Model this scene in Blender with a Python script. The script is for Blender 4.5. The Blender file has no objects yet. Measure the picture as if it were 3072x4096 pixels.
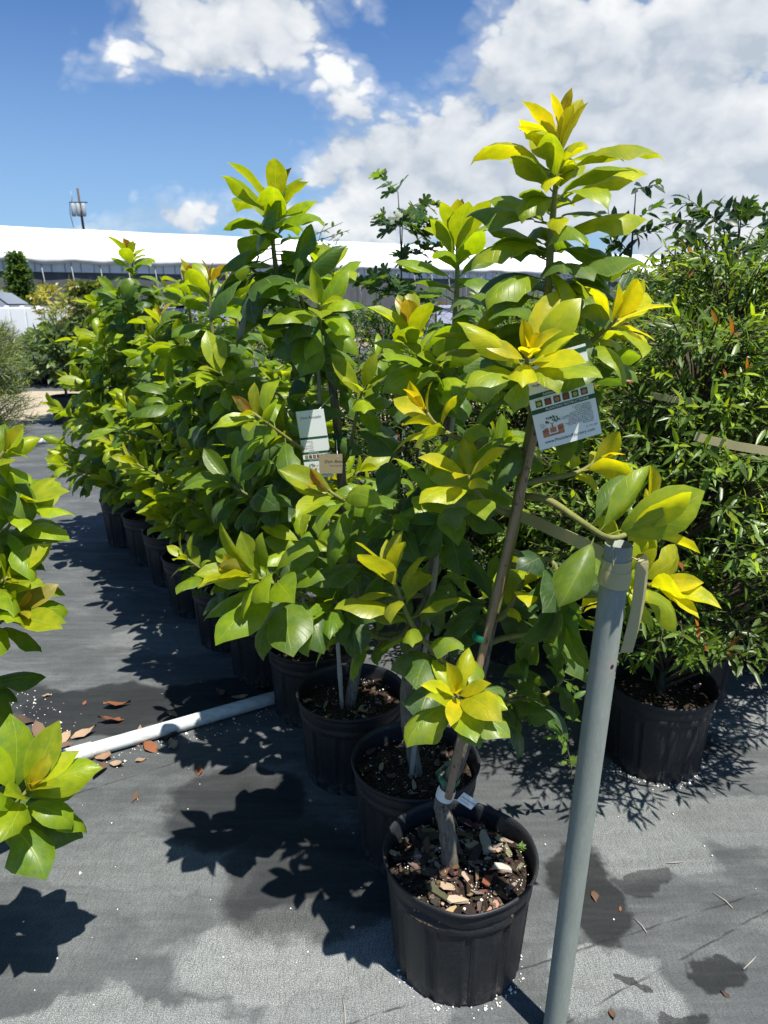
import bpy, bmesh, math, random
import numpy as np
from mathutils import Vector, Matrix, noise as mnoise

R = math.radians
random.seed(11)
rng = np.random.default_rng(5)
scene = bpy.context.scene
COL = scene.collection

# ------------------------------------------------------------------ camera
CAM_H, PITCH, FPX = 1.55, R(16.7), 2840.0
cam_data = bpy.data.cameras.new('camera')
cam = bpy.data.objects.new('camera', cam_data)
COL.objects.link(cam)
cam.location = (0, 0, CAM_H)
cam.rotation_euler = (R(90) - PITCH, 0, 0)
cam_data.sensor_fit = 'VERTICAL'
cam_data.sensor_height = 36.0
cam_data.lens = 36.0 * FPX / 4096.0
cam_data.clip_start = 0.02
cam_data.clip_end = 3000
cam_data.dof.use_dof = True
cam_data.dof.focus_distance = 1.6
cam_data.dof.aperture_fstop = 8.0
scene.camera = cam

def ray(u, v):
    x = (u - 1536) / FPX; y = (2048 - v) / FPX
    return Vector((x, math.cos(PITCH) + y * math.sin(PITCH), -math.sin(PITCH) + y * math.cos(PITCH)))
def atz(u, v, z=0.0):
    d = ray(u, v); return Vector((0, 0, CAM_H)) + d * ((z - CAM_H) / d.z)
def aty(u, v, y):
    d = ray(u, v); return Vector((0, 0, CAM_H)) + d * (y / d.y)

# ------------------------------------------------------------------ node helper
class NT:
    def __init__(s, tree): s.t = tree
    def n(s, kind, **kw):
        nd = s.t.nodes.new(kind)
        for k, v in kw.items(): setattr(nd, k, v)
        return nd
    def put(s, sock, val):
        if isinstance(val, bpy.types.NodeSocket): s.t.links.new(val, sock)
        elif val is not None: sock.default_value = val
    def m(s, op, a, b=None, c=None, clamp=False):
        nd = s.n('ShaderNodeMath', operation=op, use_clamp=clamp)
        for i, x in enumerate((a, b, c)):
            if x is not None: s.put(nd.inputs[i], x)
        return nd.outputs[0]
    def v(s, op, a, b=None, scale=None):
        nd = s.n('ShaderNodeVectorMath', operation=op)
        s.put(nd.inputs[0], a)
        if b is not None: s.put(nd.inputs[1], b)
        if scale is not None: s.put(nd.inputs['Scale'], scale)
        return nd.outputs['Value'] if op in ('LENGTH', 'DOT_PRODUCT', 'DISTANCE') else nd.outputs[0]
    def mix(s, f, a, b, blend='MIX'):
        nd = s.n('ShaderNodeMix', data_type='RGBA', blend_type=blend)
        s.put(nd.inputs[0], f)
        for sock, x in ((nd.inputs[6], a), (nd.inputs[7], b)):
            if isinstance(x, (tuple, list)) and len(x) == 3: x = (*x, 1)
            s.put(sock, x)
        return nd.outputs[2]
    def step(s, x, lo, hi, smooth=True):
        nd = s.n('ShaderNodeMapRange', interpolation_type='SMOOTHSTEP' if smooth else 'LINEAR')
        s.put(nd.inputs[0], x); s.put(nd.inputs[1], lo); s.put(nd.inputs[2], hi)
        return nd.outputs[0]
    def noise(s, vec, scale, detail=4, rough=.5, dist=0.0, out=0):
        nd = s.n('ShaderNodeTexNoise')
        if vec is not None: s.put(nd.inputs['Vector'], vec)
        s.put(nd.inputs['Scale'], scale); s.put(nd.inputs['Detail'], detail)
        s.put(nd.inputs['Roughness'], rough); s.put(nd.inputs['Distortion'], dist)
        return nd.outputs[out]
    def mapping(s, vec, scale=(1, 1, 1), rot=(0, 0, 0), loc=(0, 0, 0)):
        nd = s.n('ShaderNodeMapping')
        s.put(nd.inputs[0], vec); nd.inputs['Scale'].default_value = scale
        nd.inputs['Rotation'].default_value = rot; nd.inputs['Location'].default_value = loc
        return nd.outputs[0]
    def sep(s, vec):
        nd = s.n('ShaderNodeSeparateXYZ'); s.put(nd.inputs[0], vec); return nd.outputs

# ------------------------------------------------------------------ world: sky with clouds
TO_SUN = Vector((0.25, -0.30, 1.0)).normalized()
SUN_EL = math.asin(TO_SUN.z)
SUN_ROT = math.atan2(TO_SUN.x, TO_SUN.y)
world = bpy.data.worlds.new('World'); scene.world = world
world.use_nodes = True
wt = world.node_tree; wt.nodes.clear()
W = NT(wt)
sky = W.n('ShaderNodeTexSky', sky_type='NISHITA')
sky.sun_disc = False; sky.sun_elevation = SUN_EL; sky.sun_rotation = SUN_ROT
sky.air_density = 1.0; sky.dust_density = 0.6; sky.ozone_density = 2.5
D = W.n('ShaderNodeTexCoord').outputs['Generated']
def px_azel(u, v):
    d = ray(u, v).normalized(); return math.atan2(d.x, d.y), math.asin(d.z)
# (pixel u, v, half-width, half-height, weight): the cumulus heads seen in the view; the field goes on as plain noise all round
BLOBS = [(940, -40, 420, 230, .85), (1230, 150, 210, 130, .55), (620, 60, 200, 210, .55), (860, 250, 210, 90, .40), (260, 250, 210, 130, .62), (40, 190, 60, 50, .2),
         (2750, 60, 800, 520, .60), (2250, 400, 380, 260, .36), (1640, 520, 280, 160, .68), (1300, 620, 190, 90, .42),
         (2250, 740, 1000, 260, .95), (1560, 760, 330, 170, .60), (2900, 620, 640, 420, .52), (1000, 850, 230, 100, .72), (640, 880, 200, 75, .66), (380, 930, 90, 40, .30),
         (120, 540, 560, 230, -.60), (1080, 480, 520, 150, -.55), (1640, 170, 190, 260, -.60), (60, -60, 330, 150, -.45), (650, 620, 420, 110, -.35)]
def density(vec, detail):
    s = W.sep(vec)
    az = W.m('ARCTAN2', s[0], s[1]); el = W.m('ARCSINE', s[2])
    cmb = W.n('ShaderNodeCombineXYZ'); W.put(cmb.inputs[0], az); W.put(cmb.inputs[1], el)
    p = cmb.outputs[0]
    acc = W.m('MULTIPLY_ADD', W.noise(vec, 1.7, 2, .5), .75, -.14)
    for (u, v, su, sv, w) in BLOBS:
        a, e = px_azel(u, v)
        q = W.v('MULTIPLY', W.v('SUBTRACT', p, (a, e, 0)), (FPX / su, FPX / sv, 0))
        d2 = W.v('DOT_PRODUCT', q, q)
        acc = W.m('MULTIPLY_ADD', W.m('EXPONENT', W.m('MULTIPLY', d2, -.9)), w, acc)
    st = W.v('MULTIPLY', vec, (1, 1, 1.45))
    st = W.v('ADD', st, W.v('SCALE', W.v('SUBTRACT', W.noise(st, 11.0, 4, .6, 0, 1), (.5, .5, .5)), scale=.085))
    vo = W.n('ShaderNodeTexVoronoi', feature='F1'); W.put(vo.inputs['Vector'], st)
    vo.inputs['Scale'].default_value = 9.0; vo.inputs['Detail'].default_value = 2.0 if detail > 6 else 1.0; vo.inputs['Roughness'].default_value = .62
    vo.inputs['Lacunarity'].default_value = 2.3
    puff = W.m('MULTIPLY', W.m('SUBTRACT', .74, vo.outputs['Distance']), .95)
    n = W.noise(st, 5.5, detail, .60, .2)
    lump = W.m('ADD', puff, W.m('MULTIPLY', W.m('SUBTRACT', n, .5), 1.0))
    return W.m('ADD', acc, lump), lump
d0, l0 = density(D, 8)
d1, l1 = density(W.v('NORMALIZE', W.v('ADD', D, (0.012, 0.0, 0.026))), 4)
mask = W.m('MAXIMUM', W.step(d0, .42, .80), W.m('MULTIPLY', W.step(d0, .12, .62), .34))
grad = W.m('ADD', W.m('MULTIPLY', W.m('SUBTRACT', l0, l1), 1.5), W.m('MULTIPLY', W.m('SUBTRACT', d0, d1), .35))
lit = W.step(grad, -1.05, .55, False)
thick = W.step(d0, .75, 1.6)
lit2 = W.m('MULTIPLY', lit, W.m('SUBTRACT', 1.0, W.m('MULTIPLY', thick, .40)))
cloud = W.mix(lit2, (6.3, 7.1, 8.1), (12.2, 12.3, 12.3))
elev = W.sep(D)[2]
hazef = W.m('MULTIPLY', W.m('SUBTRACT', 1.0, W.step(elev, 0.0, .40)), .42)
skyc = W.mix(1.0, sky.outputs[0], (.64, 1.02, 1.50), 'MULTIPLY')
skyc = W.mix(hazef, skyc, (6.4, 9.0, 12.0))
col = W.mix(W.m('MULTIPLY', mask, .96), skyc, cloud)
bg = W.n('ShaderNodeBackground'); W.put(bg.inputs[0], col); bg.inputs[1].default_value = 0.05
world.cycles.sampling_method = 'MANUAL'; world.cycles.sample_map_resolution = 512
wo = W.n('ShaderNodeOutputWorld'); wt.links.new(bg.outputs[0], wo.inputs[0])

# ------------------------------------------------------------------ sun, exposure, render settings
sd = bpy.data.lights.new('sun', 'SUN'); sd.energy = 5.0; sd.angle = R(0.53); sd.color = (1.0, .955, .87)
so = bpy.data.objects.new('sun', sd); COL.objects.link(so)
so.rotation_euler = (-TO_SUN).to_track_quat('-Z', 'Y').to_euler(); so.location = (3, -3, 10)
vs = scene.view_settings
scene.display_settings.display_device = 'sRGB'
vs.view_transform = 'Standard'; vs.look = 'None'; vs.exposure = 0.75; vs.gamma = 1.0
try: vs.use_curve_mapping = False
except Exception: pass
scene.render.engine = 'CYCLES'
cy = scene.cycles
cy.use_denoising = True
cy.max_bounces = 8; cy.diffuse_bounces = 3; cy.glossy_bounces = 3; cy.transmission_bounces = 6; cy.transparent_max_bounces = 6
cy.sample_clamp_indirect = 6.0
cy.caustics_reflective = False; cy.caustics_refractive = False

# ------------------------------------------------------------------ object helpers
def tag(o, label=None, cat=None, group=None, kind=None):
    if label: o['label'] = label
    if cat: o['category'] = cat
    if group: o['group'] = group
    if kind: o['kind'] = kind
    return o
def empty(name, loc, label, cat, group=None):
    o = bpy.data.objects.new(name, None); COL.objects.link(o)
    o.location = loc; o.empty_display_size = .1
    return tag(o, label, cat, group)
def put(name, mesh, parent=None, mat=None, world=None, color=None):
    """link mesh data as one object; `world` is a world matrix, parents are only translated empties or meshes at their own origin"""
    o = bpy.data.objects.new(name, mesh); COL.objects.link(o)
    if mat is not None and len(mesh.materials) == 0: mesh.materials.append(mat)
    w = world if world is not None else Matrix.Identity(4)
    if parent is not None:
        o.parent = parent
        w = root_matrix(parent).inverted() @ w
    o.matrix_basis = w
    if color is not None: o.color = color
    return o
def root_matrix(o):
    m = o.matrix_basis.copy()
    while o.parent is not None:
        o = o.parent; m = o.matrix_basis @ m
    return m
def mesh_of(name, verts, faces, mat=None, smooth=False, uvs=None):
    me = bpy.data.meshes.new(name); me.from_pydata([tuple(v) for v in verts], [], faces)
    if mat: me.materials.append(mat)
    if smooth: me.shade_smooth()
    if uvs is not None:
        l = me.uv_layers.new(name='UVMap')
        vi = np.zeros(len(me.loops), dtype=np.int32); me.loops.foreach_get('vertex_index', vi)
        l.data.foreach_set('uv', np.asarray(uvs, dtype=np.float32)[vi].ravel())
    me.update(); return me
class MB:
    def __init__(s): s.v = []; s.f = []
    def add(s, vs, fs):
        k = len(s.v); s.v += [Vector(x) for x in vs]; s.f += [tuple(i + k for i in f) for f in fs]
    def box(s, c, size, rot=None):
        c = Vector(c); h = Vector(size) * .5
        M = rot if rot is not None else Matrix.Identity(3)
        vs = [c + M @ Vector((sx * h.x, sy * h.y, sz * h.z)) for sx in (-1, 1) for sy in (-1, 1) for sz in (-1, 1)]
        s.add(vs, [(0, 1, 3, 2), (4, 6, 7, 5), (0, 4, 5, 1), (2, 3, 7, 6), (0, 2, 6, 4), (1, 5, 7, 3)])
    def tube(s, pts, rad, n=8, cap=True, wob=0.0):
        pts = [Vector(p) for p in pts]
        if not hasattr(rad, '__len__'): rad = [rad] * len(pts)
        rings = []; ref = None
        for i, p in enumerate(pts):
            t = (pts[min(i + 1, len(pts) - 1)] - pts[max(i - 1, 0)]).normalized()
            if ref is None: ref = t.orthogonal().normalized()
            ref = (ref - t * ref.dot(t)).normalized(); b = t.cross(ref)
            ring = []
            for k in range(n):
                a = 2 * math.pi * k / n
                r = rad[i] * (1 + wob * mnoise.noise(Vector((math.cos(a) * 1.3, math.sin(a) * 1.3, i * .6)) + p * 7))
                ring.append(p + (ref * math.cos(a) + b * math.sin(a)) * r)
            rings.append(ring)
        vs = [q for r in rings for q in r]
        fs = [(i * n + k, i * n + (k + 1) % n, (i + 1) * n + (k + 1) % n, (i + 1) * n + k) for i in range(len(pts) - 1) for k in range(n)]
        if cap: fs += [tuple(range(n - 1, -1, -1)), tuple(range((len(pts) - 1) * n, len(pts) * n))]
        s.add(vs, fs)
    def mesh(s, name, mat=None, smooth=False): return mesh_of(name, s.v, s.f, mat, smooth)
def smooth_poly(pts, n=6):
    pts = [Vector(p) for p in pts]; out = []
    for i in range(len(pts) - 1):
        p0 = pts[max(i - 1, 0)]; p1 = pts[i]; p2 = pts[i + 1]; p3 = pts[min(i + 2, len(pts) - 1)]
        for k in range(n):
            t = k / n
            out.append(.5 * ((2 * p1) + (p2 - p0) * t + (2 * p0 - 5 * p1 + 4 * p2 - p3) * t * t + (3 * p1 - p0 - 3 * p2 + p3) * t ** 3))
    out.append(pts[-1]); return out
def along(poly, s):
    """point and tangent at fraction s of the length of a polyline"""
    seg = [(poly[i + 1] - poly[i]).length for i in range(len(poly) - 1)]
    d = max(0, min(1, s)) * sum(seg)
    for i, l in enumerate(seg):
        if d <= l or i == len(seg) - 1:
            return poly[i].lerp(poly[i + 1], min(1, d / max(l, 1e-9))), (poly[i + 1] - poly[i]).normalized()
        d -= l

# ------------------------------------------------------------------ materials
def mat_new(name):
    m = bpy.data.materials.new(name); m.use_nodes = True; m.node_tree.nodes.clear(); return m, NT(m.node_tree)
def finish(m, N, shader):
    o = N.n('ShaderNodeOutputMaterial'); m.node_tree.links.new(shader, o.inputs[0]); return m
def principled(N, color, rough, spec=.5, metal=0.0, normal=None, coat=0.0):
    p = N.n('ShaderNodeBsdfPrincipled')
    if isinstance(color, (tuple, list)) and len(color) == 3: color = (*color, 1)
    N.put(p.inputs['Base Color'], color); N.put(p.inputs['Roughness'], rough)
    N.put(p.inputs['Specular IOR Level'], spec); N.put(p.inputs['Metallic'], metal); N.put(p.inputs['Coat Weight'], coat)
    if normal is not None: N.put(p.inputs['Normal'], normal)
    return p.outputs[0]
def bump(N, h, strength=.3, dist=.002):
    b = N.n('ShaderNodeBump'); N.put(b.inputs['Height'], h); b.inputs['Strength'].default_value = strength
    b.inputs['Distance'].default_value = dist; return b.outputs[0]
def objco(N): return N.n('ShaderNodeTexCoord').outputs['Object']
def geopos(N): return N.n('ShaderNodeNewGeometry').outputs['Position']
def simple(name, color, rough=.6, spec=.4, var=.15, scale=40, metal=0.0, bumps=.0, bscale=None):
    m, N = mat_new(name); co = objco(N)
    n = N.noise(co, scale, 5, .6)
    c = N.mix(n, tuple(x * (1 - var) for x in color), tuple(min(1, x * (1 + var)) for x in color))
    nor = bump(N, N.noise(co, bscale or scale * 3, 4, .6), bumps, .004) if bumps else None
    return finish(m, N, principled(N, c, rough, spec, metal, nor))

def leaf_material(name, use_attr=False, trans=.48, rough=.36):
    m, N = mat_new(name)
    uv = N.n('ShaderNodeUVMap').outputs[0]; s = N.sep(uv)
    info = N.n('ShaderNodeObjectInfo')
    if use_attr:
        at = N.n('ShaderNodeVertexColor', layer_name='Col'); base = at.outputs[0]; dust = 0.0; rnd = 0.3
    else:
        base = info.outputs['Color']; dust = info.outputs['Alpha']; rnd = info.outputs['Random']
    geo = N.n('ShaderNodeNewGeometry')
    pos = N.v('ADD', geo.outputs['Position'], N.v('SCALE', (7.1, 3.3, 5.7), scale=rnd))
    blot = N.noise(pos, 38, 4, .55)
    c = N.mix(N.step(blot, .3, .75), N.mix(1.0, base, (.78, .86, 1.0), 'MULTIPLY'), N.mix(1.0, base, (1.28, 1.15, .75), 'MULTIPLY'))
    ax = N.m('ABSOLUTE', N.m('SUBTRACT', s[0], .5))
    rib = N.m('SUBTRACT', 1.0, N.step(ax, .008, .026))
    ph = N.m('SUBTRACT', N.m('MULTIPLY', s[1], 9.0), N.m('MULTIPLY', ax, 5.5))
    saw = N.m('ABSOLUTE', N.m('SUBTRACT', N.m('FRACT', ph), .5))
    vein = N.m('MULTIPLY', N.m('SUBTRACT', 1.0, N.step(saw, .0, .075)), N.step(ax, .01, .03))
    margin = N.step(ax, .465, .492)
    pale = N.mix(1.0, N.mix(.35, base, (.30, .36, .10)), (1.25, 1.2, 1.0), 'MULTIPLY')
    lines = N.m('MAXIMUM', N.m('MULTIPLY', rib, .75), N.m('MAXIMUM', N.m('MULTIPLY', vein, .42), N.m('MULTIPLY', margin, .55)))
    c = N.mix(lines, c, pale)
    # water-spot residue on old leaves
    vo = N.n('ShaderNodeTexVoronoi'); N.put(vo.inputs['Vector'], pos); vo.inputs['Scale'].default_value = 330
    spk = N.m('MULTIPLY', N.m('SUBTRACT', 1.0, N.step(vo.outputs['Distance'], .16, .40)), N.step(N.noise(pos, 60, 3, .6), .42, .62))
    film = N.m('MULTIPLY', N.step(N.noise(pos, 26, 5, .65), .38, .70), .58)
    dustf = N.m('MULTIPLY', N.m('MAXIMUM', N.m('MULTIPLY', spk, .60), film), dust, clamp=True)
    c = N.mix(dustf, c, (.30, .36, .30))
    under = N.mix(1.0, N.mix(.35, c, (.16, .24, .08)), (1.0, 1.0, 1.0), 'MULTIPLY')
    front = N.mix(geo.outputs['Backfacing'], c, under)
    ro = N.m('ADD', N.m('MULTIPLY', geo.outputs['Backfacing'], .22), N.m('ADD', rough, N.m('MULTIPLY', dustf, .4)), clamp=True)
    h = N.m('ADD', N.m('MULTIPLY', N.m('MAXIMUM', rib, vein), -.6), N.m('MULTIPLY', N.noise(pos, 120, 3, .5), .5))
    nor = bump(N, h, .35, .0012)
    pr = principled(N, front, ro, .45, 0, nor)
    tr = N.n('ShaderNodeBsdfTranslucent')
    tc = N.mix(1.0, c, (1.75, 1.65, .35), 'MULTIPLY')
    N.put(tr.inputs[0], tc)
    mx = N.n('ShaderNodeMixShader'); mx.inputs[0].default_value = trans
    m.node_tree.links.new(pr, mx.inputs[1]); m.node_tree.links.new(tr.outputs[0], mx.inputs[2])
    return finish(m, N, mx.outputs[0])
M_LEAF = leaf_material('avocado_leaf')
M_SMALL = leaf_material('small_leaf', True, .45, .33)
M_SMALLOBJ = leaf_material('small_leaf_single', False, .45, .33)

def bark_material(name, a, b, c, sc=1.0):
    m, N = mat_new(name); co = geopos(N)
    st = N.mapping(co, (170 * sc, 170 * sc, 34 * sc)); n = N.noise(st, 1, 6, .65, .3)
    big = N.noise(co, 22, 3, .5)
    colr = N.mix(N.step(n, .3, .7), a, b); colr = N.mix(N.step(big, .45, .75), colr, c)
    return finish(m, N, principled(N, colr, .85, .2, 0, bump(N, n, .8, .004)))
M_BARK = bark_material('grey_brown_bark', (.075, .062, .048), (.26, .225, .18), (.20, .185, .14))
def stem_material():
    m, N = mat_new('green_stem'); co = geopos(N)
    n = N.noise(N.mapping(co, (60, 60, 30)), 1, 5, .6)
    c = N.mix(n, (.10, .115, .03), (.27, .26, .08))
    lent = N.step(N.noise(co, 240, 2, .5), .62, .70)
    return finish(m, N, principled(N, N.mix(N.m('MULTIPLY', lent, .6), c, (.09, .06, .03)), .6, .3, 0, bump(N, n, .4, .002)))
M_STEM = stem_material()
M_TWIG = bark_material('dark_twig', (.035, .028, .02), (.10, .085, .06), (.07, .07, .03))
def bamboo_material():
    m, N = mat_new('bamboo_cane'); co = geopos(N)
    n = N.noise(N.mapping(co, (260, 260, 14)), 1, 5, .6)
    c = N.mix(n, (.20, .125, .07), (.42, .30, .19))
    sp = N.step(N.noise(N.mapping(co, (120, 120, 60)), 1, 2, .5), .62, .68)
    return finish(m, N, principled(N, N.mix(N.m('MULTIPLY', sp, .7), c, (.05, .03, .02)), .55, .4, 0, bump(N, n, .3, .002)))
M_BAMBOO = bamboo_material()
M_GREYCANE = simple('weathered_cane', (.36, .33, .28), .75, .3, .3, 90, 0, .3)
M_TAPE = simple('green_tie_tape', (.005, .16, .095), .35, .5, .2, 60)
M_CARD = simple('white_card', (.80, .82, .80), .5, .4, .04, 30)
M_KRAFT = simple('brown_card', (.30, .25, .15), .6, .3, .1, 30)
M_INK = simple('black_ink', (.02, .02, .02), .6, .3, .1)
M_INKG = simple('dark_green_ink', (.02, .085, .045), .5, .3, .1)
M_INKW = simple('white_ink', (.78, .80, .76), .5, .3, .05)
M_INKBR = simple('terracotta_ink', (.48, .20, .11), .6, .3, .1)
M_INKY = simple('yellow_ink', (.42, .38, .06), .6, .3, .2, 400)
M_INKR = simple('red_ink', (.38, .05, .03), .6, .3, .2, 400)

def pot_material():
    m, N = mat_new('black_pot_plastic'); co = objco(N)
    d = N.noise(co, 900, 2, .5); big = N.noise(co, 14, 5, .6)
    c = N.mix(N.m('MULTIPLY', N.step(d, .50, .62), .7), (.007, .008, .010), (.075, .08, .085))
    c = N.mix(N.m('MULTIPLY', N.step(big, .46, .72), .35), c, (.035, .038, .04))
    zc = N.sep(co)[2]
    mud = N.m('MULTIPLY', N.m('SUBTRACT', 1.0, N.step(zc, .0, .085)), N.step(N.noise(co, 55, 6, .7), .44, .62))
    c = N.mix(N.m('MULTIPLY', mud, .55), c, (.15, .14, .125))
    return finish(m, N, principled(N, c, N.m('ADD', .38, N.m('MULTIPLY', big, .25)), .32, 0, bump(N, N.noise(co, 420, 3, .6), .12, .001)))
M_POT = pot_material()
def soil_material():
    m, N = mat_new('potting_soil'); co = geopos(N)
    n = N.noise(co, 130, 6, .7); v = N.n('ShaderNodeTexVoronoi'); N.put(v.inputs['Vector'], co); v.inputs['Scale'].default_value = 170
    c = N.mix(n, (.010, .008, .006), (.055, .04, .03))
    c = N.mix(N.m('MULTIPLY', N.step(N.sep(v.outputs['Color'])[0], .72, .8), .6), c, (.12, .085, .06))
    return finish(m, N, principled(N, c, .95, .15, 0, bump(N, N.m('ADD', n, v.outputs['Distance']), 1.0, .006)))
M_SOIL = soil_material()
def tinted(name, rough=.85, scale=160, stretch=(1, 1, 1), spec=.2):
    m, N = mat_new(name); co = objco(N); b = N.n('ShaderNodeObjectInfo').outputs['Color']
    n = N.noise(N.mapping(co, stretch), scale, 5, .65)
    c = N.mix(n, N.mix(1.0, b, (.55, .52, .5), 'MULTIPLY'), N.mix(1.0, b, (1.35, 1.3, 1.25), 'MULTIPLY'))
    return finish(m, N, principled(N, c, rough, spec, 0, bump(N, n, .6, .002)))
M_CHIP = tinted('bark_chip', .9, 120, (1, 6, 1))
M_DRYLEAF = tinted('dry_leaf', .7, 60, (1, 1, 1), .3)
M_PERL = simple('perlite', (.74, .72, .67), .9, .2, .12, 300)
def galv_material():
    m, N = mat_new('galvanised_steel'); co = objco(N)
    n = N.noise(N.mapping(co, (60, 60, 14)), 1, 6, .65); f = N.noise(N.mapping(co, (420, 420, 60)), 1, 3, .6)
    c = N.mix(n, (.17, .195, .165), (.30, .33, .29))
    c = N.mix(N.m('MULTIPLY', N.step(f, .5, .75), .35), c, (.38, .40, .38))
    z = N.sep(co)[2]
    scuff = N.m('MULTIPLY', N.m('SUBTRACT', 1.0, N.step(N.m('ABSOLUTE', N.m('SUBTRACT', z, .925)), .0, .035)), N.step(N.noise(co, 70, 5, .6), .42, .6))
    c = N.mix(scuff, c, (.30, .27, .24))
    return finish(m, N, principled(N, c, N.m('ADD', .56, N.m('MULTIPLY', f, .2)), .30, .05, bump(N, f, .25, .001)))
M_GALV = galv_material()
def web_material():
    m, N = mat_new('webbing'); uv = N.n('ShaderNodeUVMap').outputs[0]
    b = N.n('ShaderNodeTexBrick'); N.put(b.inputs['Vector'], N.mapping(uv, (12, 90, 1)))
    b.inputs['Color1'].default_value = (.80, .74, .42, 1); b.inputs['Color2'].default_value = (.72, .66, .36, 1); b.inputs['Mortar'].default_value = (.40, .36, .18, 1)
    b.inputs['Scale'].default_value = 1; b.inputs['Mortar Size'].default_value = .06; b.inputs['Brick Width'].default_value = 1.0; b.inputs['Row Height'].default_value = .5
    c = N.mix(N.m('MULTIPLY', N.noise(geopos(N), 40, 4, .6), .4), b.outputs[0], (.60, .53, .30))
    pr = principled(N, c, .8, .25, 0, bump(N, b.outputs[1], .5, .001))
    tr = N.n('ShaderNodeBsdfTranslucent'); N.put(tr.inputs[0], N.mix(1.0, c, (1, .95, .7), 'MULTIPLY'))
    mx = N.n('ShaderNodeMixShader'); mx.inputs[0].default_value = .3
    m.node_tree.links.new(pr, mx.inputs[1]); m.node_tree.links.new(tr.outputs[0], mx.inputs[2])
    return finish(m, N, mx.outputs[0])
M_WEB = web_material()
def pvc_material():
    m, N = mat_new('white_pvc'); co = objco(N)
    n = N.noise(N.mapping(co, (5, 40, 40)), 1, 5, .6)
    c = N.mix(N.step(n, .35, .75), (.66, .70, .70), (.42, .44, .42))
    return finish(m, N, principled(N, c, .42, .45))
M_PVC = pvc_material()

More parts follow.
